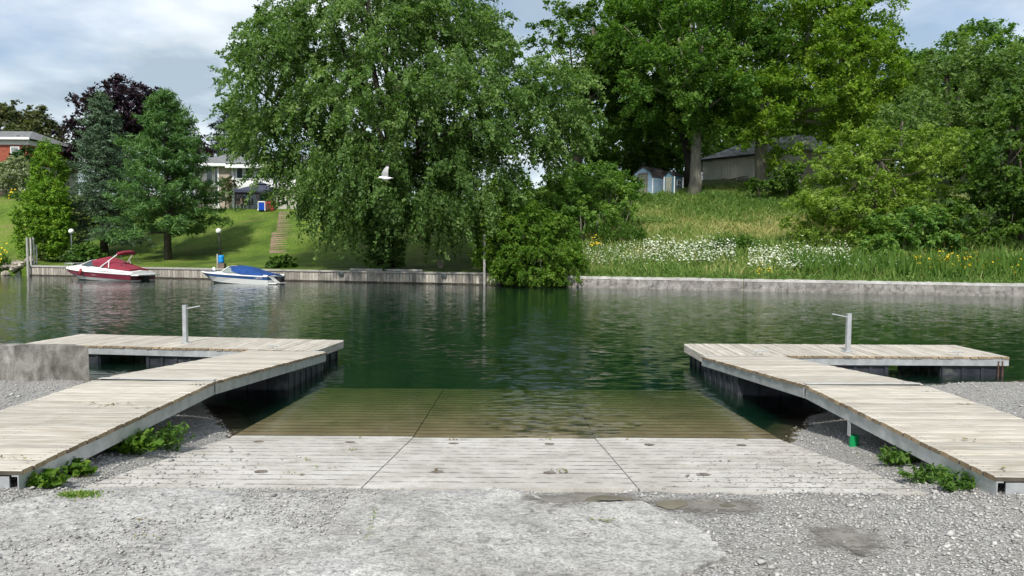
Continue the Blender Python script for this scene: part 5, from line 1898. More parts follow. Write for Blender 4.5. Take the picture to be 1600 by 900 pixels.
# ------------------------------------------------------------------ lamp posts
def lamp(px, py_g, d, ptop, mat_, label, lean=0):
    q = onland(px, d)
    g = P(px, py_g, d)
    h = g.z - q.z
    e = empty('lamp_post', q, (0, 0, 0), label, 'lamp post', 'globe lamps along the timber seawall')
    b = MB()
    b.tube([(lean, 0, -.1), (lean * .4, 0, h * .6), (0, 0, h - .16)], .045, 8)
    b.tube([(0, 0, h - .20), (0, 0, h - .14)], [.06, .10], 10)
    b.tube([(lean, 0, 0), (lean, 0, .12)], [.09, .06], 8)
    b.build('pole', mat_, e, smooth=True)
    b = MB()
    b.ball((0, 0, h), .175, .175, .175, 16, 10)
    b.build('globe', M['globe'], e, smooth=True)


lamp(112, 361.5, 49.6, 0, M['pole'], 'grey globe lamp post behind the bow of the red boat')
lamp(342, 361, 47.6, 0, M['poleb'], 'black globe lamp post behind the blue drum', .16)
q = onland(346, 47.2)
e = empty('drum_stand', q, (0, 0, 0), 'dark wooden stand with a grey upright behind the blue boat bow', 'stand')
b = MB(); b.box(-.20, .22, -.2, .2, -.02, .34, ch=.01); b.build('base', M['frameb'], e)
b = MB(); b.box(-.30, -.22, -.05, .05, -.05, .92); b.build('upright', M['post'], e)
b = MB()
b.tube([(0, 0, 0), (0, 0, .03), (0, 0, .22), (0, 0, .25), (0, 0, .28), (0, 0, .45), (0, 0, .50)], [.14, .175, .18, .168, .18, .175, .13], 16)
tag(b.build('plastic_drum', M['sky_blue'], None, q + Vector((-.02, 0, .345)), smooth=True), 'bright blue plastic drum on a wooden stand at the seawall', 'drum')


# ------------------------------------------------------------------ boats
def loft(b, st, half=True, m=0):
    """st: list of stations, each a list of (y, z) at given x: [(x, [(y,z)...])]; mirrored"""
    for sg in (-1, 1):
        b.grid([[(x if not isinstance(x, list) else x[k], sg * p[0], p[1]) for k, p in enumerate(pr)] for x, pr in st], m)
    return b


def boat(name, label, ctr, st, mats, scl, parts_fn):
    e = empty(name, ctr, (0, 0, BANG), label, 'boat')
    e.scale = scl
    low = [(s_['x'], s_) for s_ in st]
    b = MB()
    rows = []
    for s_ in st:
        xo = s_['x']
        rows.append((xo, [(0, s_['k']), (s_['bc'], s_['c']), (s_['b'] * .97 + .0, s_['s0'])]))
    # keel swept back at the bow
    loft(b, [([s_['x'] + s_.get('ov', 0), s_['x'] + s_.get('ov', 0) * .7, s_['x'] + s_.get('ov', 0) * .3], pr) for s_, (xo, pr) in zip(st, rows)])
    s_ = st[-1]
    b.add([(s_['x'], -s_['b'] * .97, s_['s0']), (s_['x'], -s_['bc'], s_['c']), (s_['x'], 0, s_['k']), (s_['x'], s_['bc'], s_['c']), (s_['x'], s_['b'] * .97, s_['s0'])], [(0, 1, 2, 3, 4)])
    b.build('hull', mats[0], e, smooth=False)
    b = MB()
    loft(b, [([s_['x'] + s_.get('ov', 0) * .3, s_['x']], [(s_['b'] * .975, s_['s0']), (s_['b'], s_['s1'])]) for s_ in st])
    s_ = st[-1]
    b.add([(s_['x'], -s_['b'] * .97, s_['s0']), (s_['x'], -s_['b'], s_['s1']), (s_['x'], s_['b'], s_['s1']), (s_['x'], s_['b'] * .97, s_['s0'])], [(0, 1, 2, 3)])
    b.build('hull_band', mats[1], e)
    b = MB()
    loft(b, [([s_['x'] - .02, s_['x'] - .02, s_['x'], s_['x'], s_['x']], [(s_['b'] * 1.0, s_['s1'] - .01), (s_['b'] * 1.025 + .01, s_['s1'] + .03), (s_['b'] * .97, s_['s1'] + .07), (s_['b'] * .80, s_['d1']), (0, s_['d2'])]) for s_ in st])
    s_ = st[-1]
    b.add([(s_['x'], -s_['b'], s_['s1']), (s_['x'], -s_['b'] * .97, s_['s1'] + .07), (s_['x'], -s_['b'] * .8, s_['d1']), (s_['x'], 0, s_['d2']), (s_['x'], s_['b'] * .8, s_['d1']), (s_['x'], s_['b'] * .97, s_['s1'] + .07), (s_['x'], s_['b'], s_['s1'])], [tuple(range(7))])
    b.build('deck', mats[2], e, smooth=False)
    parts_fn(e)
    return e


def canvas(e, st, mat_):
    b = MB()
    loft(b, [(x, [(w_, ze), (w_ * .93, ze + .45 * (zt - ze)), (w_ * .6, ze + .83 * (zt - ze)), (0, zt)]) for x, w_, ze, zt in st])
    for q in (st[0], st[-1]):
        x, w_, ze, zt = q
        b.add([(x, -w_, ze), (x, -w_ * .93, ze + .45 * (zt - ze)), (x, -w_ * .6, ze + .83 * (zt - ze)), (x, 0, zt), (x, w_ * .6, ze + .83 * (zt - ze)), (x, w_ * .93, ze + .45 * (zt - ze)), (x, w_, ze)], [tuple(range(7))])
    return b.build('canvas_cover', mat_, e, smooth=False)


def marks(e, x0, y, z0, hgt, wid, n, mat_, slope, seed):
    """worn pale lettering on the hull, too faded to read"""
    r = random.Random(seed)
    b = MB()
    for k in range(n):
        x = x0 + k * wid
        z = z0 + slope * k * wid
        b.box(x, x + wid * .22, y - .004, y + .012, z, z + hgt)
        if r.random() < .7: b.box(x + wid * .22, x + wid * .7, y - .004, y + .012, z + hgt * .75, z + hgt)
        if r.random() < .6: b.box(x + wid * .5, x + wid * .7, y - .004, y + .012, z, z + hgt * .75)
    return b.build('hull_lettering', mat_, e)


def red_parts(e):
    # windshield
    o = .38
    b = MB()
    b.grid([[(1.28 + o, -.66, 1.00), (1.10 + o, 0, 1.08), (1.28 + o, .66, 1.00)], [(1.92 + o, -.58, 1.30), (1.78 + o, 0, 1.36), (1.92 + o, .58, 1.30)]])
    for sg in (-1, 1):
        b.add([(1.28 + o, sg * .67, 1.0), (1.92 + o, sg * .59, 1.30), (2.75 + o, sg * .82, .97), (1.9 + o, sg * .86, .95)], [(0, 1, 2, 3)])
    ws = b.build('windshield', M['glass'], e)
    b = MB()
    b.tube([(1.28 + o, -.68, 1.0), (1.92 + o, -.60, 1.32)], .03, 6); b.tube([(1.28 + o, .68, 1.0), (1.92 + o, .60, 1.32)], .03, 6)
    b.tube([(1.92 + o, -.60, 1.32), (1.78 + o, 0, 1.38), (1.92 + o, .60, 1.32)], .022, 6)
    b.build('windshield_frame', M['white'], ws)
    canvas(e, [(1.93 + o, .59, 1.22, 1.37), (2.6, .76, 1.00, 1.50), (3.05, .84, .93, 1.60), (3.65, .86, .83, 1.36), (4.4, .84, .74, 1.03), (5.05, .80, .66, .80)], M['canvas_red'])
    # folded sun top, a fabric roll across the boat on white struts
    b = MB()
    b.tube([(4.12, -.60, 1.70), (4.12, -.52, 1.78), (4.14, -.2, 1.85), (4.16, .25, 1.88), (4.18, .52, 1.86), (4.18, .60, 1.78)], [.05, .12, .14, .14, .13, .06], 10)
    b.build('folded_sun_top', M['canvas_red'], e, smooth=True)
    for sg in (-1, 1):
        b = MB()
        b.tube([(3.25, sg * .92, .90), (4.12, sg * .59, 1.76)], .034, 7)
        b.tube([(3.78, sg * .90, .86), (3.70, sg * .765, 1.335)], .026, 7)
        b.build('sun_top_frame', M['white'], e)
        b = MB()
        b.tube([(4.35, sg * .70, 1.0), (4.2, sg * .48, 1.76), (4.72, sg * .74, .90)], .009, 5)
        b.build('sun_top_stay', M['pole'], e)
    b = MB()
    for sg in (-1, 1):
        b.tube([(-.10, 0, 1.10), (.05, sg * .18, 1.10), (.6, sg * .55, 1.10), (1.25, sg * .72, 1.10)], .018, 6)
        for x, y, z in ((.18, .16, .80), (.65, .48, .84), (1.2, .68, .9)):
            b.tube([(x, sg * y, z), (x - .10, sg * (y + .08), 1.10)], .014, 5)
    b.build('bow_rail', M['chrome'], e)
    b = MB()
    b.tube([(2.10, -1.10, .80), (2.10, -1.12, .74), (2.07, -1.12, .46), (2.06, -1.10, .38)], [.03, .075, .075, .03], 10)
    b.build('fender', M['fender'], e, smooth=True)
    b = MB()
    b.tube([(3.1, -1.055, .665), (4.1, -1.06, .60), (5.0, -1.04, .585)], .018, 6)
    b.build('rub_strip', M['black'], e)
    b = MB()
    b.prism([(-.95, 0), (.95, 0), (.85, .42), (-.85, .42)], 'z', .36, .43)
    b.v = [(5.28 + v[1], v[0], v[2]) for v in b.v]
    b.build('swim_platform', M['white'], e)
    b = MB()
    b.box(5.29, 5.55, -.18, .18, -.2, .30)
    b.build('outdrive', M['black'], e)
    marks(e, 2.72, -1.02, .335, .085, .10, 8, plain('faded_mauve_print', (.34, .20, .24), rough=.6), -.065, 4)


def S(x, b_, s0, s1, bc, c, k, d1, d2, ov=0):
    return dict(x=x, b=b_, s0=s0, s1=s1, bc=bc, c=c, k=k, d1=d1, d2=d2, ov=ov)


red_st = [S(0, .03, .70, .78, .02, .60, .50, .84, .86, .25), S(.35, .36, .52, .73, .16, .36, .12, .87, .92, .35), S(.9, .66, .42, .67, .44, .20, -.12, .93, 1.02, .2), S(1.6, .90, .33, .61, .72, .10, -.28, .96, 1.10), S(2.5, 1.02, .25, .55, .88, .04, -.34, .94, 1.1),
          S(3.5, 1.05, .18, .49, .92, .0, -.36, .82, .95), S(4.5, 1.03, .11, .43, .9, -.03, -.36, .70, .8), S(5.28, .98, .05, .40, .86, -.06, -.36, .60, .66)]
pr_ = P(104.5, 432, 46.2)
boat('red_motorboat', 'white motorboat with maroon hull band and maroon canvas cover', (pr_.x, pr_.y, 0.0), red_st, (M['white'], M['maroon'], M['white']), (1.09, 1.04, .90), red_parts)


def blue_parts(e):
    b = MB()
    b.grid([[(1.60, -.60, .66), (1.50, 0, .70), (1.60, .60, .66)], [(2.0, -.52, .96), (1.9, 0, 1.0), (2.0, .52, .96)]])
    for sg in (-1, 1):
        b.add([(1.60, sg * .61, .66), (2.02, sg * .54, .96), (2.75, sg * .76, .66), (2.1, sg * .78, .62)], [(0, 1, 2, 3)])
    ws = b.build('windshield', M['glasslt'], e)
    b = MB()
    for sg in (-1, 1): b.tube([(1.58, sg * .62, .66), (2.02, sg * .55, .98)], .032, 6)
    b.tube([(2.02, -.55, .98), (1.9, 0, 1.02), (2.02, .55, .98)], .02, 6)
    b.build('windshield_frame', M['white'], ws)
    canvas(e, [(2.0, .55, .86, 1.00), (2.35, .70, .70, 1.06), (2.7, .78, .60, 1.03), (3.05, .80, .55, .98), (3.7, .78, .48, .72), (4.35, .74, .46, .56)], M['canvas_blue'])
    b = MB()
    b.prism([(-.02, 0), (.30, -.28), (.95, -.5), (1.15, 0), (.95, .5), (.30, .28)], 'z', .665, .672)
    b.build('bow_cover', M['blueband'], e)
    b = MB()
    for sg, o_ in ((-1, 0), (-1, .2)):
        b.tube([(4.50, -.62 + o_, .40), (4.88, -.58 + o_, .08)], .02, 6)
    for k in range(4):
        t = .15 + .25 * k
        b.tube([(4.50 + .38 * t, -.61, .40 - .32 * t), (4.50 + .38 * t, -.40, .40 - .32 * t)], .012, 5)
    b.build('stern_ladder', M['chrome'], e)
    b = MB()
    b.box(4.46, 4.9, -.75, .2, .035, .085, ch=.01)
    b.build('swim_platform', M['white'], e)
    b = MB()
    b.box(4.47, 4.75, -.1, .3, -.2, .34)
    b.build('outdrive', M['black'], e)
    b = MB()
    b.tube([(4.2, -.80, .52), (4.45, -.78, .50)], .03, 6); b.tube([(4.2, .80, .52), (4.45, .78, .50)], .03, 6)
    b.build('stern_cleat', M['white'], e)
    b = MB(); b.tube([(.95, -.3, .68), (.95, -.3, .86), (.93, -.3, .92)], [.05, .09, .05], 8)
    b.build('bow_light', M['white'], e, smooth=True)
    marks(e, 3.75, -.865, .335, .05, .075, 6, M['white'], -.02, 6)


blue_st = [S(0, .03, .56, .62, .02, .50, .42, .67, .68, .2), S(.3, .32, .50, .59, .15, .28, .08, .66, .68, .3), S(.8, .58, .44, .555, .4, .14, -.12, .645, .69, .15), S(1.5, .76, .39, .52, .60, .07, -.26, .65, .70), S(2.4, .85, .34, .475, .73, .02, -.3, .62, .68),
           S(3.4, .87, .29, .435, .76, -.02, -.32, .52, .58), S(4.45, .84, .25, .41, .74, -.05, -.32, .45, .50)]
pb_ = P(316, 438, 43.2)
boat('blue_motorboat', 'white motorboat with a blue stripe and royal blue canvas cover', (pb_.x, pb_.y, 0.0), blue_st, (M['white'], M['blueband'], M['white']), (1.11, 1.04, .97), blue_parts)


# ------------------------------------------------------------------ houses on the left
def px_frame(px0, py0, d):
    o = P(px0, py0, d)
    k = d / FPX
    return o, (lambda px: (px - px0) * k), (lambda py: (py0 - py) * k)


o0, hx, hz = px_frame(343, 326, 72)
e = empty('pale_house', o0, (0, 0, 0), 'pale two-storey house with grey hip roof behind the gazebo', 'house')
b = MB(); b.box(hx(343), hx(363), 0, 9, -1, hz(261)); b.build('brick_wall', M['tan'], e)
b = MB(); b.box(hx(363) + .01, hx(495), .12, 9, hz(296), hz(262)); b.build('upper_wall', M['sidingw'], e)
b = MB(); b.box(hx(363) + .01, hx(495), .6, 9, -1, hz(296) - .01); b.build('lower_wall', M['beige'], e)
b = MB(); b.box(hx(300), hx(343) - .01, .8, 9, -1, hz(262)); b.build('side_wall', M['beige'], e)
b = MB(); b.box(hx(341), hx(343.2), -.06, .79, -1, hz(262)); b.build('corner_post', M['sidingw'], e)
b = MB(); b.box(hx(300), hx(340.5), -.05, .79, hz(292), hz(288)); b.box(hx(363), hx(366), -.05, .11, -1, hz(262)); b.build('trim_board', M['sidingw'], e)
for (a, c2, y0, y1) in ((370.5, 379, 263, 279), (384, 394, 263, 279), (402, 411, 265, 279), (418, 430, 265, 279)):
    b = MB(); b.box(hx(a) - .05, hx(c2) + .05, .06, .125, hz(y1) - .05, hz(y0) + .05); f = b.build('window', M['sidingw'], e)
    b = MB(); b.box(hx(a) + .02, hx(c2) - .02, .045, .062, hz(y1) + .02, hz(y0)); b.build('pane', M['glass'], f)
for (a, c2, y0, y1) in ((331, 340, 264, 287), (331, 340, 296, 322), (318, 328, 264, 287)):
    b = MB(); b.box(hx(a), hx(c2), .76, .802, hz(y1), hz(y0)); f = b.build('window', M['sidingw'], e)
    b = MB(); b.box(hx(a) + .05, hx(c2) - .05, .745, .762, hz(y1) + .05, hz(y0) - .05); b.build('pane', M['glass'], f)
b = MB()
b.box(hx(372), hx(425), .57, .605, 0, hz(298)); b.build('patio_door', M['glass'], e)
b = MB()
ex0, ex1 = hx(296), hx(500)
b.add([(ex0, -.6, hz(257)), (ex1, -.6, hz(257)), (ex1, 9.6, hz(257)), (ex0, 9.6, hz(257)), (hx(332), 4.5, hz(232)), (hx(470), 4.5, hz(232))],
      [(0, 1, 5, 4), (1, 2, 5), (2, 3, 4, 5), (3, 0, 4), (3, 2, 1, 0)])
b.build('roof', M['shingle'], e)
b = MB(); b.box(ex0, hx(357), -.66, -.6, hz(261), hz(257)); b.box(hx(357), ex1, -.72, -.6, hz(264), hz(258.5)); b.box(ex0, ex1, -.6, .0, hz(261.5), hz(260.8)); b.build('gutter', M['sidingw'], e)

o0, gx, gz = px_frame(398, 327, 67)
gb = onland(398, 68.9)
o0 = Vector((o0.x, 68.9, gb.z))
hz0 = P(398, 327, 67).z - gb.z
gz2 = lambda py: gz(py) + hz0
e = empty('gazebo', o0, (0, 0, 0), 'navy roofed garden gazebo with drawn curtains in front of the pale house', 'gazebo')
b = MB()
x0, x1, zE, zM = gx(366), gx(431), gz2(297), gz2(287)
ri = .45
b.add([(x0, -1.9, zE), (x1, -1.9, zE), (x1, 1.9, zE), (x0, 1.9, zE), (-ri, -ri, zM), (ri, -ri, zM), (ri, ri, zM), (-ri, ri, zM)], [(0, 1, 5, 4), (1, 2, 6, 5), (2, 3, 7, 6), (3, 0, 4, 7), (4, 5, 6, 7), (3, 2, 1, 0)])
b.build('roof', M['navy'], e)
b = MB()
ri = .62
b.add([(-ri, -ri, zM + .06), (ri, -ri, zM + .06), (ri, ri, zM + .06), (-ri, ri, zM + .06), (0, 0, gz2(282))], [(0, 1, 4), (1, 2, 4), (2, 3, 4), (3, 0, 4), (3, 2, 1, 0)])
b.build('vent_roof', M['navy'], e)
b = MB(); b.box(x0 + .02, x1 - .02, -1.9, -1.84, zE - .22, zE - .004); b.box(x0 + .02, x0 + .08, -1.83, 1.85, zE - .22, zE - .004); b.box(x1 - .08, x1 - .02, -1.83, 1.85, zE - .22, zE - .004); b.build('valance', M['navy'], e)
for sx in (x0 + .08, x1 - .08):
    for sy in (-1.78, 1.78):
        b = MB(); b.box(sx - .05, sx + .05, sy - .05, sy + .05, -.3, zE - .225); b.build('post', M['poleb'], e)
for (a, c2, s_) in ((x0 + .14, x0 + 1.3, 1), (x0 + 1.5, x0 + 2.3, -1), (x1 - .7, x1 - .15, 1)):
    b = MB()
    n = 10
    rows = []
    for k in range(6):
        t = k / 5
        row = []
        for j in range(n + 1):
            u = j / n
            wdt = (1 - .75 * t ** .7)
            x = (a + (c2 - a) * u * wdt) if s_ > 0 else (c2 - (c2 - a) * u * wdt)
            row.append((x, -1.76 + .05 * math.sin(u * 18), (zE - .23) * (1 - t) + .7 * t))
        rows.append(row)
    b.grid(rows)
    b.build('curtain', M['curtain'], e)
b = MB(); b.box(x0 + .9, x0 + 2.2, 1.6, 1.66, .1, 1.5); b.build('screen', M['beige'], e)
b = MB(); b.box(x0 + 1.2, x0 + 1.75, 1.55, 1.598, .95, 1.4); b.build('picture', M['teal'], e)


def patio_chair(px, d, label, rz):
    q = onland(px, d)
    e = empty('patio_chair', q, (0, 0, rz), label, 'chair', 'dark chairs inside the gazebo')
    b = MB(); b.box(-.25, .25, -.25, .25, .38, .43); b.build('seat', M['frameb'], e)
    b = MB(); b.box(-.25, .25, .22, .27, .43, .95); b.build('backrest', M['frameb'], e)
    for sx in (-.22, .22):
        for sy in (-.22, .22):
            b = MB(); b.box(sx - .02, sx + .02, sy - .02, sy + .02, 0, .38); b.build('leg', M['chrome'], e)
    b = MB(); b.box(-.29, -.25, -.22, .22, .58, .62); b.box(.25, .29, -.22, .22, .58, .62); b.build('armrest', M['frameb'], e)


patio_chair(376, 68.4, 'patio chair at the left post of the gazebo', 1.2)
patio_chair(383, 68.7, 'patio chair in the middle under the gazebo curtains', 3.0)
patio_chair(391, 68.5, 'patio chair under the gazebo next to the blue cart', -1.0)
q = onland(411, 66.7)
e = empty('garden_cart', q, (0, 0, 0), 'royal blue boxy cart with white frame in front of the gazebo', 'cart')
b = MB(); b.box(-.27, .27, -.25, .25, .12, .78, ch=.02); b.build('box', M['blue'], e)
b = MB()
for sx in (-.30, .30): b.box(sx - .03, sx + .03, -.28, .26, .05, .84)
b.box(-.33, .33, -.28, .26, .80, .90); b.build('frame', M['white'], e)
for sx in (-.33, .33):
    b = MB(); b.tube([(sx - .03, -.2, .11), (sx + .03, -.2, .11)], .11, 12); b.build('wheel', M['white'], e)
q = onland(423, 66.7)
e = empty('covered_grill', q, (0, 0, 0), 'rounded red covered grill to the right of the blue cart', 'grill')
b = MB()
b.prism([(-.35, 0), (.38, 0), (.40, .62), (.30, .86), (.08, .97), (-.18, .93), (-.36, .70)], 'y', -.3, .35)
b.build('cover', M['red'], e)
b = MB(); b.prism([(-.34, .02), (.02, .02), (.04, .45), (-.14, .62), (-.32, .48)], 'y', -.335, -.302); b.build('side_panel', M['redb'], e)

o0, hx, hz = px_frame(50, 302, 80)
e = empty('brick_house', o0, (0, 0, 0), 'red brick house with grey hip roof at the far left', 'house')
b = MB(); b.box(hx(-90), hx(46.5), 0, 9, hz(257), hz(227.5)); b.build('brick_wall', M['brick'], e)
b = MB(); b.box(hx(-90), hx(46), .3, 9, -2, hz(257) - .01); b.build('ground_floor_wall', M['beige'], e)
b = MB(); b.box(hx(-90), hx(46.5) + .02, -.02, 8.9, hz(227.3), hz(220)); b.build('frieze_board', M['sidingw'], e)
b = MB(); b.box(hx(-90), hx(46), -1.6, -.0, hz(262), hz(257.5)); b.build('porch_roof', M['shingle'], e)
b = MB(); b.box(hx(19), hx(33), -.07, -.005, hz(245), hz(230)); f = b.build('window', M['sidingw'], e)
b = MB(); b.box(hx(20.5), hx(31.5), -.085, -.072, hz(243.5), hz(231.5)); b.build('pane', M['glasslt'], f)
b = MB(); b.box(hx(-2), hx(8), .23, .305, hz(292), hz(266)); f = b.build('window', M['sidingw'], e)
b = MB(); b.box(hx(-1), hx(7), .21, .228, hz(291), hz(267)); b.build('pane', M['glass'], f)
b = MB()
ex0, ex1, ze = hx(-100), hx(54), hz(218.5)
b.add([(ex0, -.6, ze), (ex1, -.6, ze), (ex1, 9.6, ze), (ex0, 9.6, ze), (hx(-60), 4.5, hz(197)), (hx(12), 4.5, hz(197))], [(0, 1, 5, 4), (1, 2, 5), (2, 3, 4, 5), (3, 0, 4), (3, 2, 1, 0)])
rf = b.build('roof', M['shingle'], e)
b = MB(); b.box(hx(20), hx(24), .9, 1.15, hz(216.5), hz(211.5)); b.build('roof_vent', M['poleb'], rf)
b = MB(); b.box(ex0, ex1 + .03, -.68, -.605, hz(220.5), hz(217)); b.build('gutter', M['sidingw'], e)
e = empty('deck_fence', P(12, 303, 74), (0, 0, 0), 'low brown slatted deck fence behind the variegated willow', 'fence')
for k in range(26):
    b = MB() if k == 0 else None
    if k == 0:
        b.box(0, .10, 0, .03, -.5, .95); fm = b.mesh('slat', M['stepw'])
    link('slat', fm, e, (-1.9 + .125 * k, 0, 0))
b = MB(); b.box(-1.95, 1.4, .031, .08, .80, .88); b.box(-1.95, 1.4, .031, .08, .15, .23); b.build('rail', M['stepw'], e)
r2_ = np.random.default_rng(5)
for nm, px, py, d, n, rx in (('marigold_patch', 24, 301, 70, 42, .28), ('marigold_patch', 0, 392, 51.5, 22, .12)):
    c = onland(px, d)
    X = c.x + r2_.normal(0, rx, n); Y = c.y + r2_.normal(0, .2, n)
    Z = zf(X, Y) + np.abs(r2_.normal(.35, .2, n)) * (1 if px else 2.2)
    V = []
    for x, y, z in zip(X, Y, Z):
        a = r2_.uniform(0, 3.14)
        s_ = .09
        V.append([(x - s_, y, z), (x, y - s_ * .5, z - s_ * .6), (x + s_, y, z), (x, y + s_ * .5, z + s_ * .6)])
    V = np.array(V)
    me = fast_mesh(nm, V.reshape(-1, 3), np.arange(4 * n).reshape(-1, 4), M['yflower'], r2_.random(n))
    tag(link(nm, me), kind='stuff')
    X = c.x + r2_.normal(0, rx, 200); Y = c.y + r2_.normal(0, .2, 200)
    blades('flower_stems', X, Y, .4 if px else .7, .1, .3, M['l_weed'], 9, .4)

# ------------------------------------------------------------------ garage and sheds on the hill
A = P(1097, 287, 68); Bq = P(1250, 281, 60.5)
zb = min(A.z, Bq.z) - .6
dirn = Vector((Bq.x - A.x, Bq.y - A.y, 0)); LG = dirn.length
yaw = math.atan2(dirn.y, dirn.x)
zE = 10.22
e = empty('garage', (A.x, A.y, zb), (0, 0, yaw), 'long low taupe garage with aged grey shingle roof on the hilltop', 'garage')
h = zE - zb
b = MB(); b.box(0, LG, .04, 7, 0, h); b.build('wall', M['garage'], e)
for k in range(int(LG / .3)):
    b = MB() if k == 0 else b
    if k == 0:
        b.box(0, .27, 0, .038, 0, h - .05); gm = b.mesh('siding_panel', M['garage'])
    link('siding_panel', gm, e, (.01 + k * .3, 0, 0))
b = MB()
b.add([(-.35, -.4, h - .06), (LG + .4, -.4, h - .06), (LG + .4, 7.4, h - .06), (-.35, 7.4, h - .06), (2.6, 3.5, h + 1.75), (LG - 1.5, 3.5, h + 1.75)], [(0, 1, 5, 4), (1, 2, 5), (2, 3, 4, 5), (3, 0, 4), (3, 2, 1, 0)])
b.build('roof', M['shinglea'], e)
b = MB(); b.box(-.36, LG + .41, -.43, -.405, h - .20, h - .03); b.build('fascia', M['black'], e)
b = MB(); b.box(LG + .002, LG + .03, .04, 6.9, 0, h - .08); b.build('end_trim', M['tan'], e)
# brush pile and wire below the garage wall
b = MB()
r = random.Random(3)
for k in range(40):
    x = r.uniform(.3, LG * .55); z = r.uniform(.4, 1.0)
    b.tube([(x, -1.0 + r.uniform(-.2, .2), z), (x + r.uniform(.5, 1.8), -1.0 + r.uniform(-.2, .2), z + r.uniform(-.15, .2))], .03, 4)
tag(b.build('brush_pile', M['frameb'], None, (A.x, A.y, zb), (0, 0, yaw)), 'pile of brown brushwood along the foot of the garage wall', 'brush pile')


def gable_shed(name, label, cat, corner, yaw, w_, l_, hw, ht, gambrel, wm, rm, facing):
    e = empty(name, corner, (0, 0, yaw), label, cat)
    # local: gable face on y=0 spanning x 0..w; side on x=w running to y=l
    if gambrel: prof = [(0, hw), (.13 * w_, hw + .55 * (ht - hw)), (.5 * w_, ht), (.87 * w_, hw + .55 * (ht - hw)), (w_, hw)]
    else: prof = [(0, hw), (.5 * w_, ht), (w_, hw)]
    b = MB()
    b.prism([(0, -.4), (w_, -.4)] + prof[::-1], 'y', 0, l_)
    b.build('wall', wm, e)
    nb = int(ht / .17)
    b = MB()
    for k in range(nb):
        z = k * .17
        b.box(w_, w_ + .018, .02, l_ - .02, z, z + .155) if z + .16 < hw else None
        hwid = 0
        if z + .16 < hw: b.box(.02, w_ - .02, -.018, 0, z, z + .155)
    sd = tag(b.build('siding', wm, e), kind='stuff')
    b = MB()
    t = .05
    for i in range(len(prof) - 1):
        (xa, za), (xb, zb_) = prof[i], prof[i + 1]
        nx_, nz_ = -(zb_ - za), (xb - xa)
        ln = math.hypot(nx_, nz_); nx_, nz_ = nx_ / ln, nz_ / ln
        if nz_ < 0: nx_, nz_ = -nx_, -nz_
        b.prism([(xa + nx_ * .004, za + nz_ * .004), (xb + nx_ * .004, zb_ + nz_ * .004), (xb + nx_ * t, zb_ + nz_ * t), (xa + nx_ * t, za + nz_ * t)], 'y', -.1, l_ + .1)
    b.build('roof', rm, e)
    return e


sy = math.radians(-47)
c0 = P(988.5, 300, 60)
e = gable_shed('garden_shed', 'pale blue barn-roofed garden shed with double doors on the hill', 'shed', Vector((c0.x, c0.y, float(zf(c0.x, c0.y)) - .05)), sy, 2.0, 2.3, 1.22, 2.12, True, M['shedblue'], M['shingled'], 0)
b = MB()
b.box(.52, .62, -.05, -.02, 0, 1.50); b.box(1.38, 1.48, -.05, -.02, 0, 1.50); b.box(.52, 1.48, -.05, -.02, 1.503, 1.62)
b.build('door_frame', M['frameb'], e)
for x in (.63, 1.01):
    b = MB(); b.box(x, x + .36, -.045, -.022, .03, 1.49); dd = b.build('door', M['doorg'], e)
    b = MB(); b.box(x + (.30 if x < 1 else .03), x + (.33 if x < 1 else .06), -.07, -.046, .7, .8); b.build('handle', M['black'], dd)
b = MB(); b.box(.5, 1.5, -.5, -.06, -.25, -.02); b.build('door_step', M['frameb'], e)
b = MB(); b.tube([(1.0, .05, 2.15), (1.0, .05, 2.35)], .02, 5); b.box(.85, 1.2, .045, .055, 2.32, 2.42); b.build('weather_vane', M['black'], e)
for x in (-.02, 1.94):
    b = MB(); b.box(x, x + .08, -.03, -.018, 0, 1.2); b.build('corner_trim', M['sidingw'], e)
c1 = P(1037.5, 300, 58.8)
e = gable_shed('playhouse', 'small teal blue playhouse with white window next to the barn-roofed shed', 'playhouse', Vector((c1.x, c1.y, float(zf(c1.x, c1.y)) - .05)), math.radians(-38), .85, 1.55, 1.42, 1.78, False, M['playblue'], M['shingled'], 0)
for x, y in ((-.03, -.03), (.85, -.03), (.87, 1.47)):
    b = MB(); b.box(x, x + .07, y, y + .07, -.2, 1.40); b.build('corner_post', M['sidingw'], e)
b = MB(); b.box(.15, .65, -.04, -.02, .0, 1.35); b.build('door', M['doorg'], e)
b = MB(); b.box(.87, .90, .45, 1.15, .72, 1.18); f = b.build('window', M['sidingw'], e)
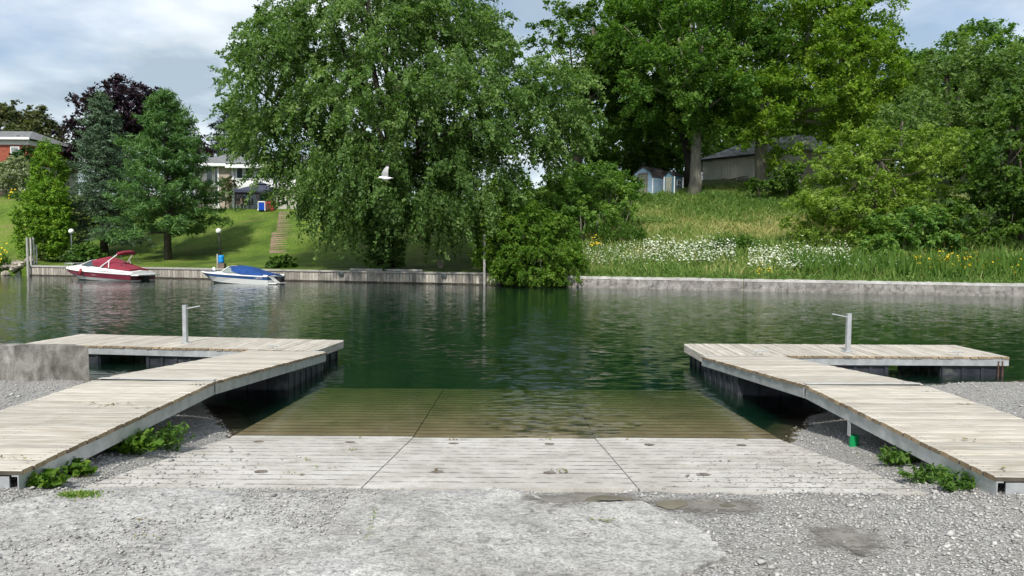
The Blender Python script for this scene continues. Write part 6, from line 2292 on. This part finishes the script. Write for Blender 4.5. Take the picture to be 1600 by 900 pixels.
for a in (.50, .83):
    b = MB(); b.box(.902, .912, a, a + .27, .77, 1.13); b.build('pane', M['glass'], f)
for k in range(3):
    b = MB(); b.box(.93, .97, .15 + .55 * k, .20 + .55 * k, -.1, .50); b.build('railing_post', M['frameb'], e)
b = MB(); b.box(.93, .97, .1, 1.5, .501, .56); b.box(.935, .965, .1, 1.5, .25, .29); b.build('railing', M['frameb'], e)


# ------------------------------------------------------------------ the gull
def gull():
    c = P(603, 278, 24)
    e = empty('flying_gull', c, (0, 0, 0), 'white gull flying left with raised wings before the silver maple', 'gull')
    b = MB()
    # body along x, head to -x
    b.tube([(-.245, 0, .0), (-.225, 0, .004), (-.19, 0, .012), (-.15, 0, .010), (-.07, 0, -.012), (.03, 0, -.015), (.12, 0, -.01), (.19, 0, -.008), (.245, 0, -.004)], [.006, .026, .040, .036, .058, .060, .038, .022, .004], 12)
    for i, v in enumerate(b.v):
        if v[0] > .17: b.v[i] = (v[0], v[1] * 2.4, v[2] * .6)
    b.build('body', M['gull'], e, smooth=True)
    b = MB(); b.tube([(-.245, 0, .0), (-.285, 0, -.012)], [.010, .003], 6); b.build('beak', M['beak'], e)
    for sg in (-1, 1):
        b = MB()
        ribs = []
        # root to tip: raised, swept back
        for t, lx, tx, yy, zz in ((0, -.10, .085, .03, .02), (.3, -.125, .085, .10, .13), (.55, -.06, .10, .15, .24), (.8, .03, .125, .17, .34), (1, .12, .145, .17, .43)):
            if sg > 0: lx, tx, zz, yy = lx - .05 - .07 * t, tx - .03 - .16 * t, zz * .62, yy * 2.4
            ribs.append([(lx, sg * yy, zz), ((lx + tx) / 2, sg * (yy + .004), zz + .012), (tx, sg * yy, zz - .006)])
        b.grid(ribs[:4])
        # underside shell for thickness
        b.grid([[(p[0], p[1] - sg * .010, p[2] - .004) for p in rb] for rb in ribs[:4]])
        wg = b.build('wing', M['gull'] if sg < 0 else M['gullgrey'], e, smooth=True)
        b = MB(); b.grid([ribs[3], ribs[4]]); b.build('wing_tip', M['gulldark'], wg)
    return e


gull()
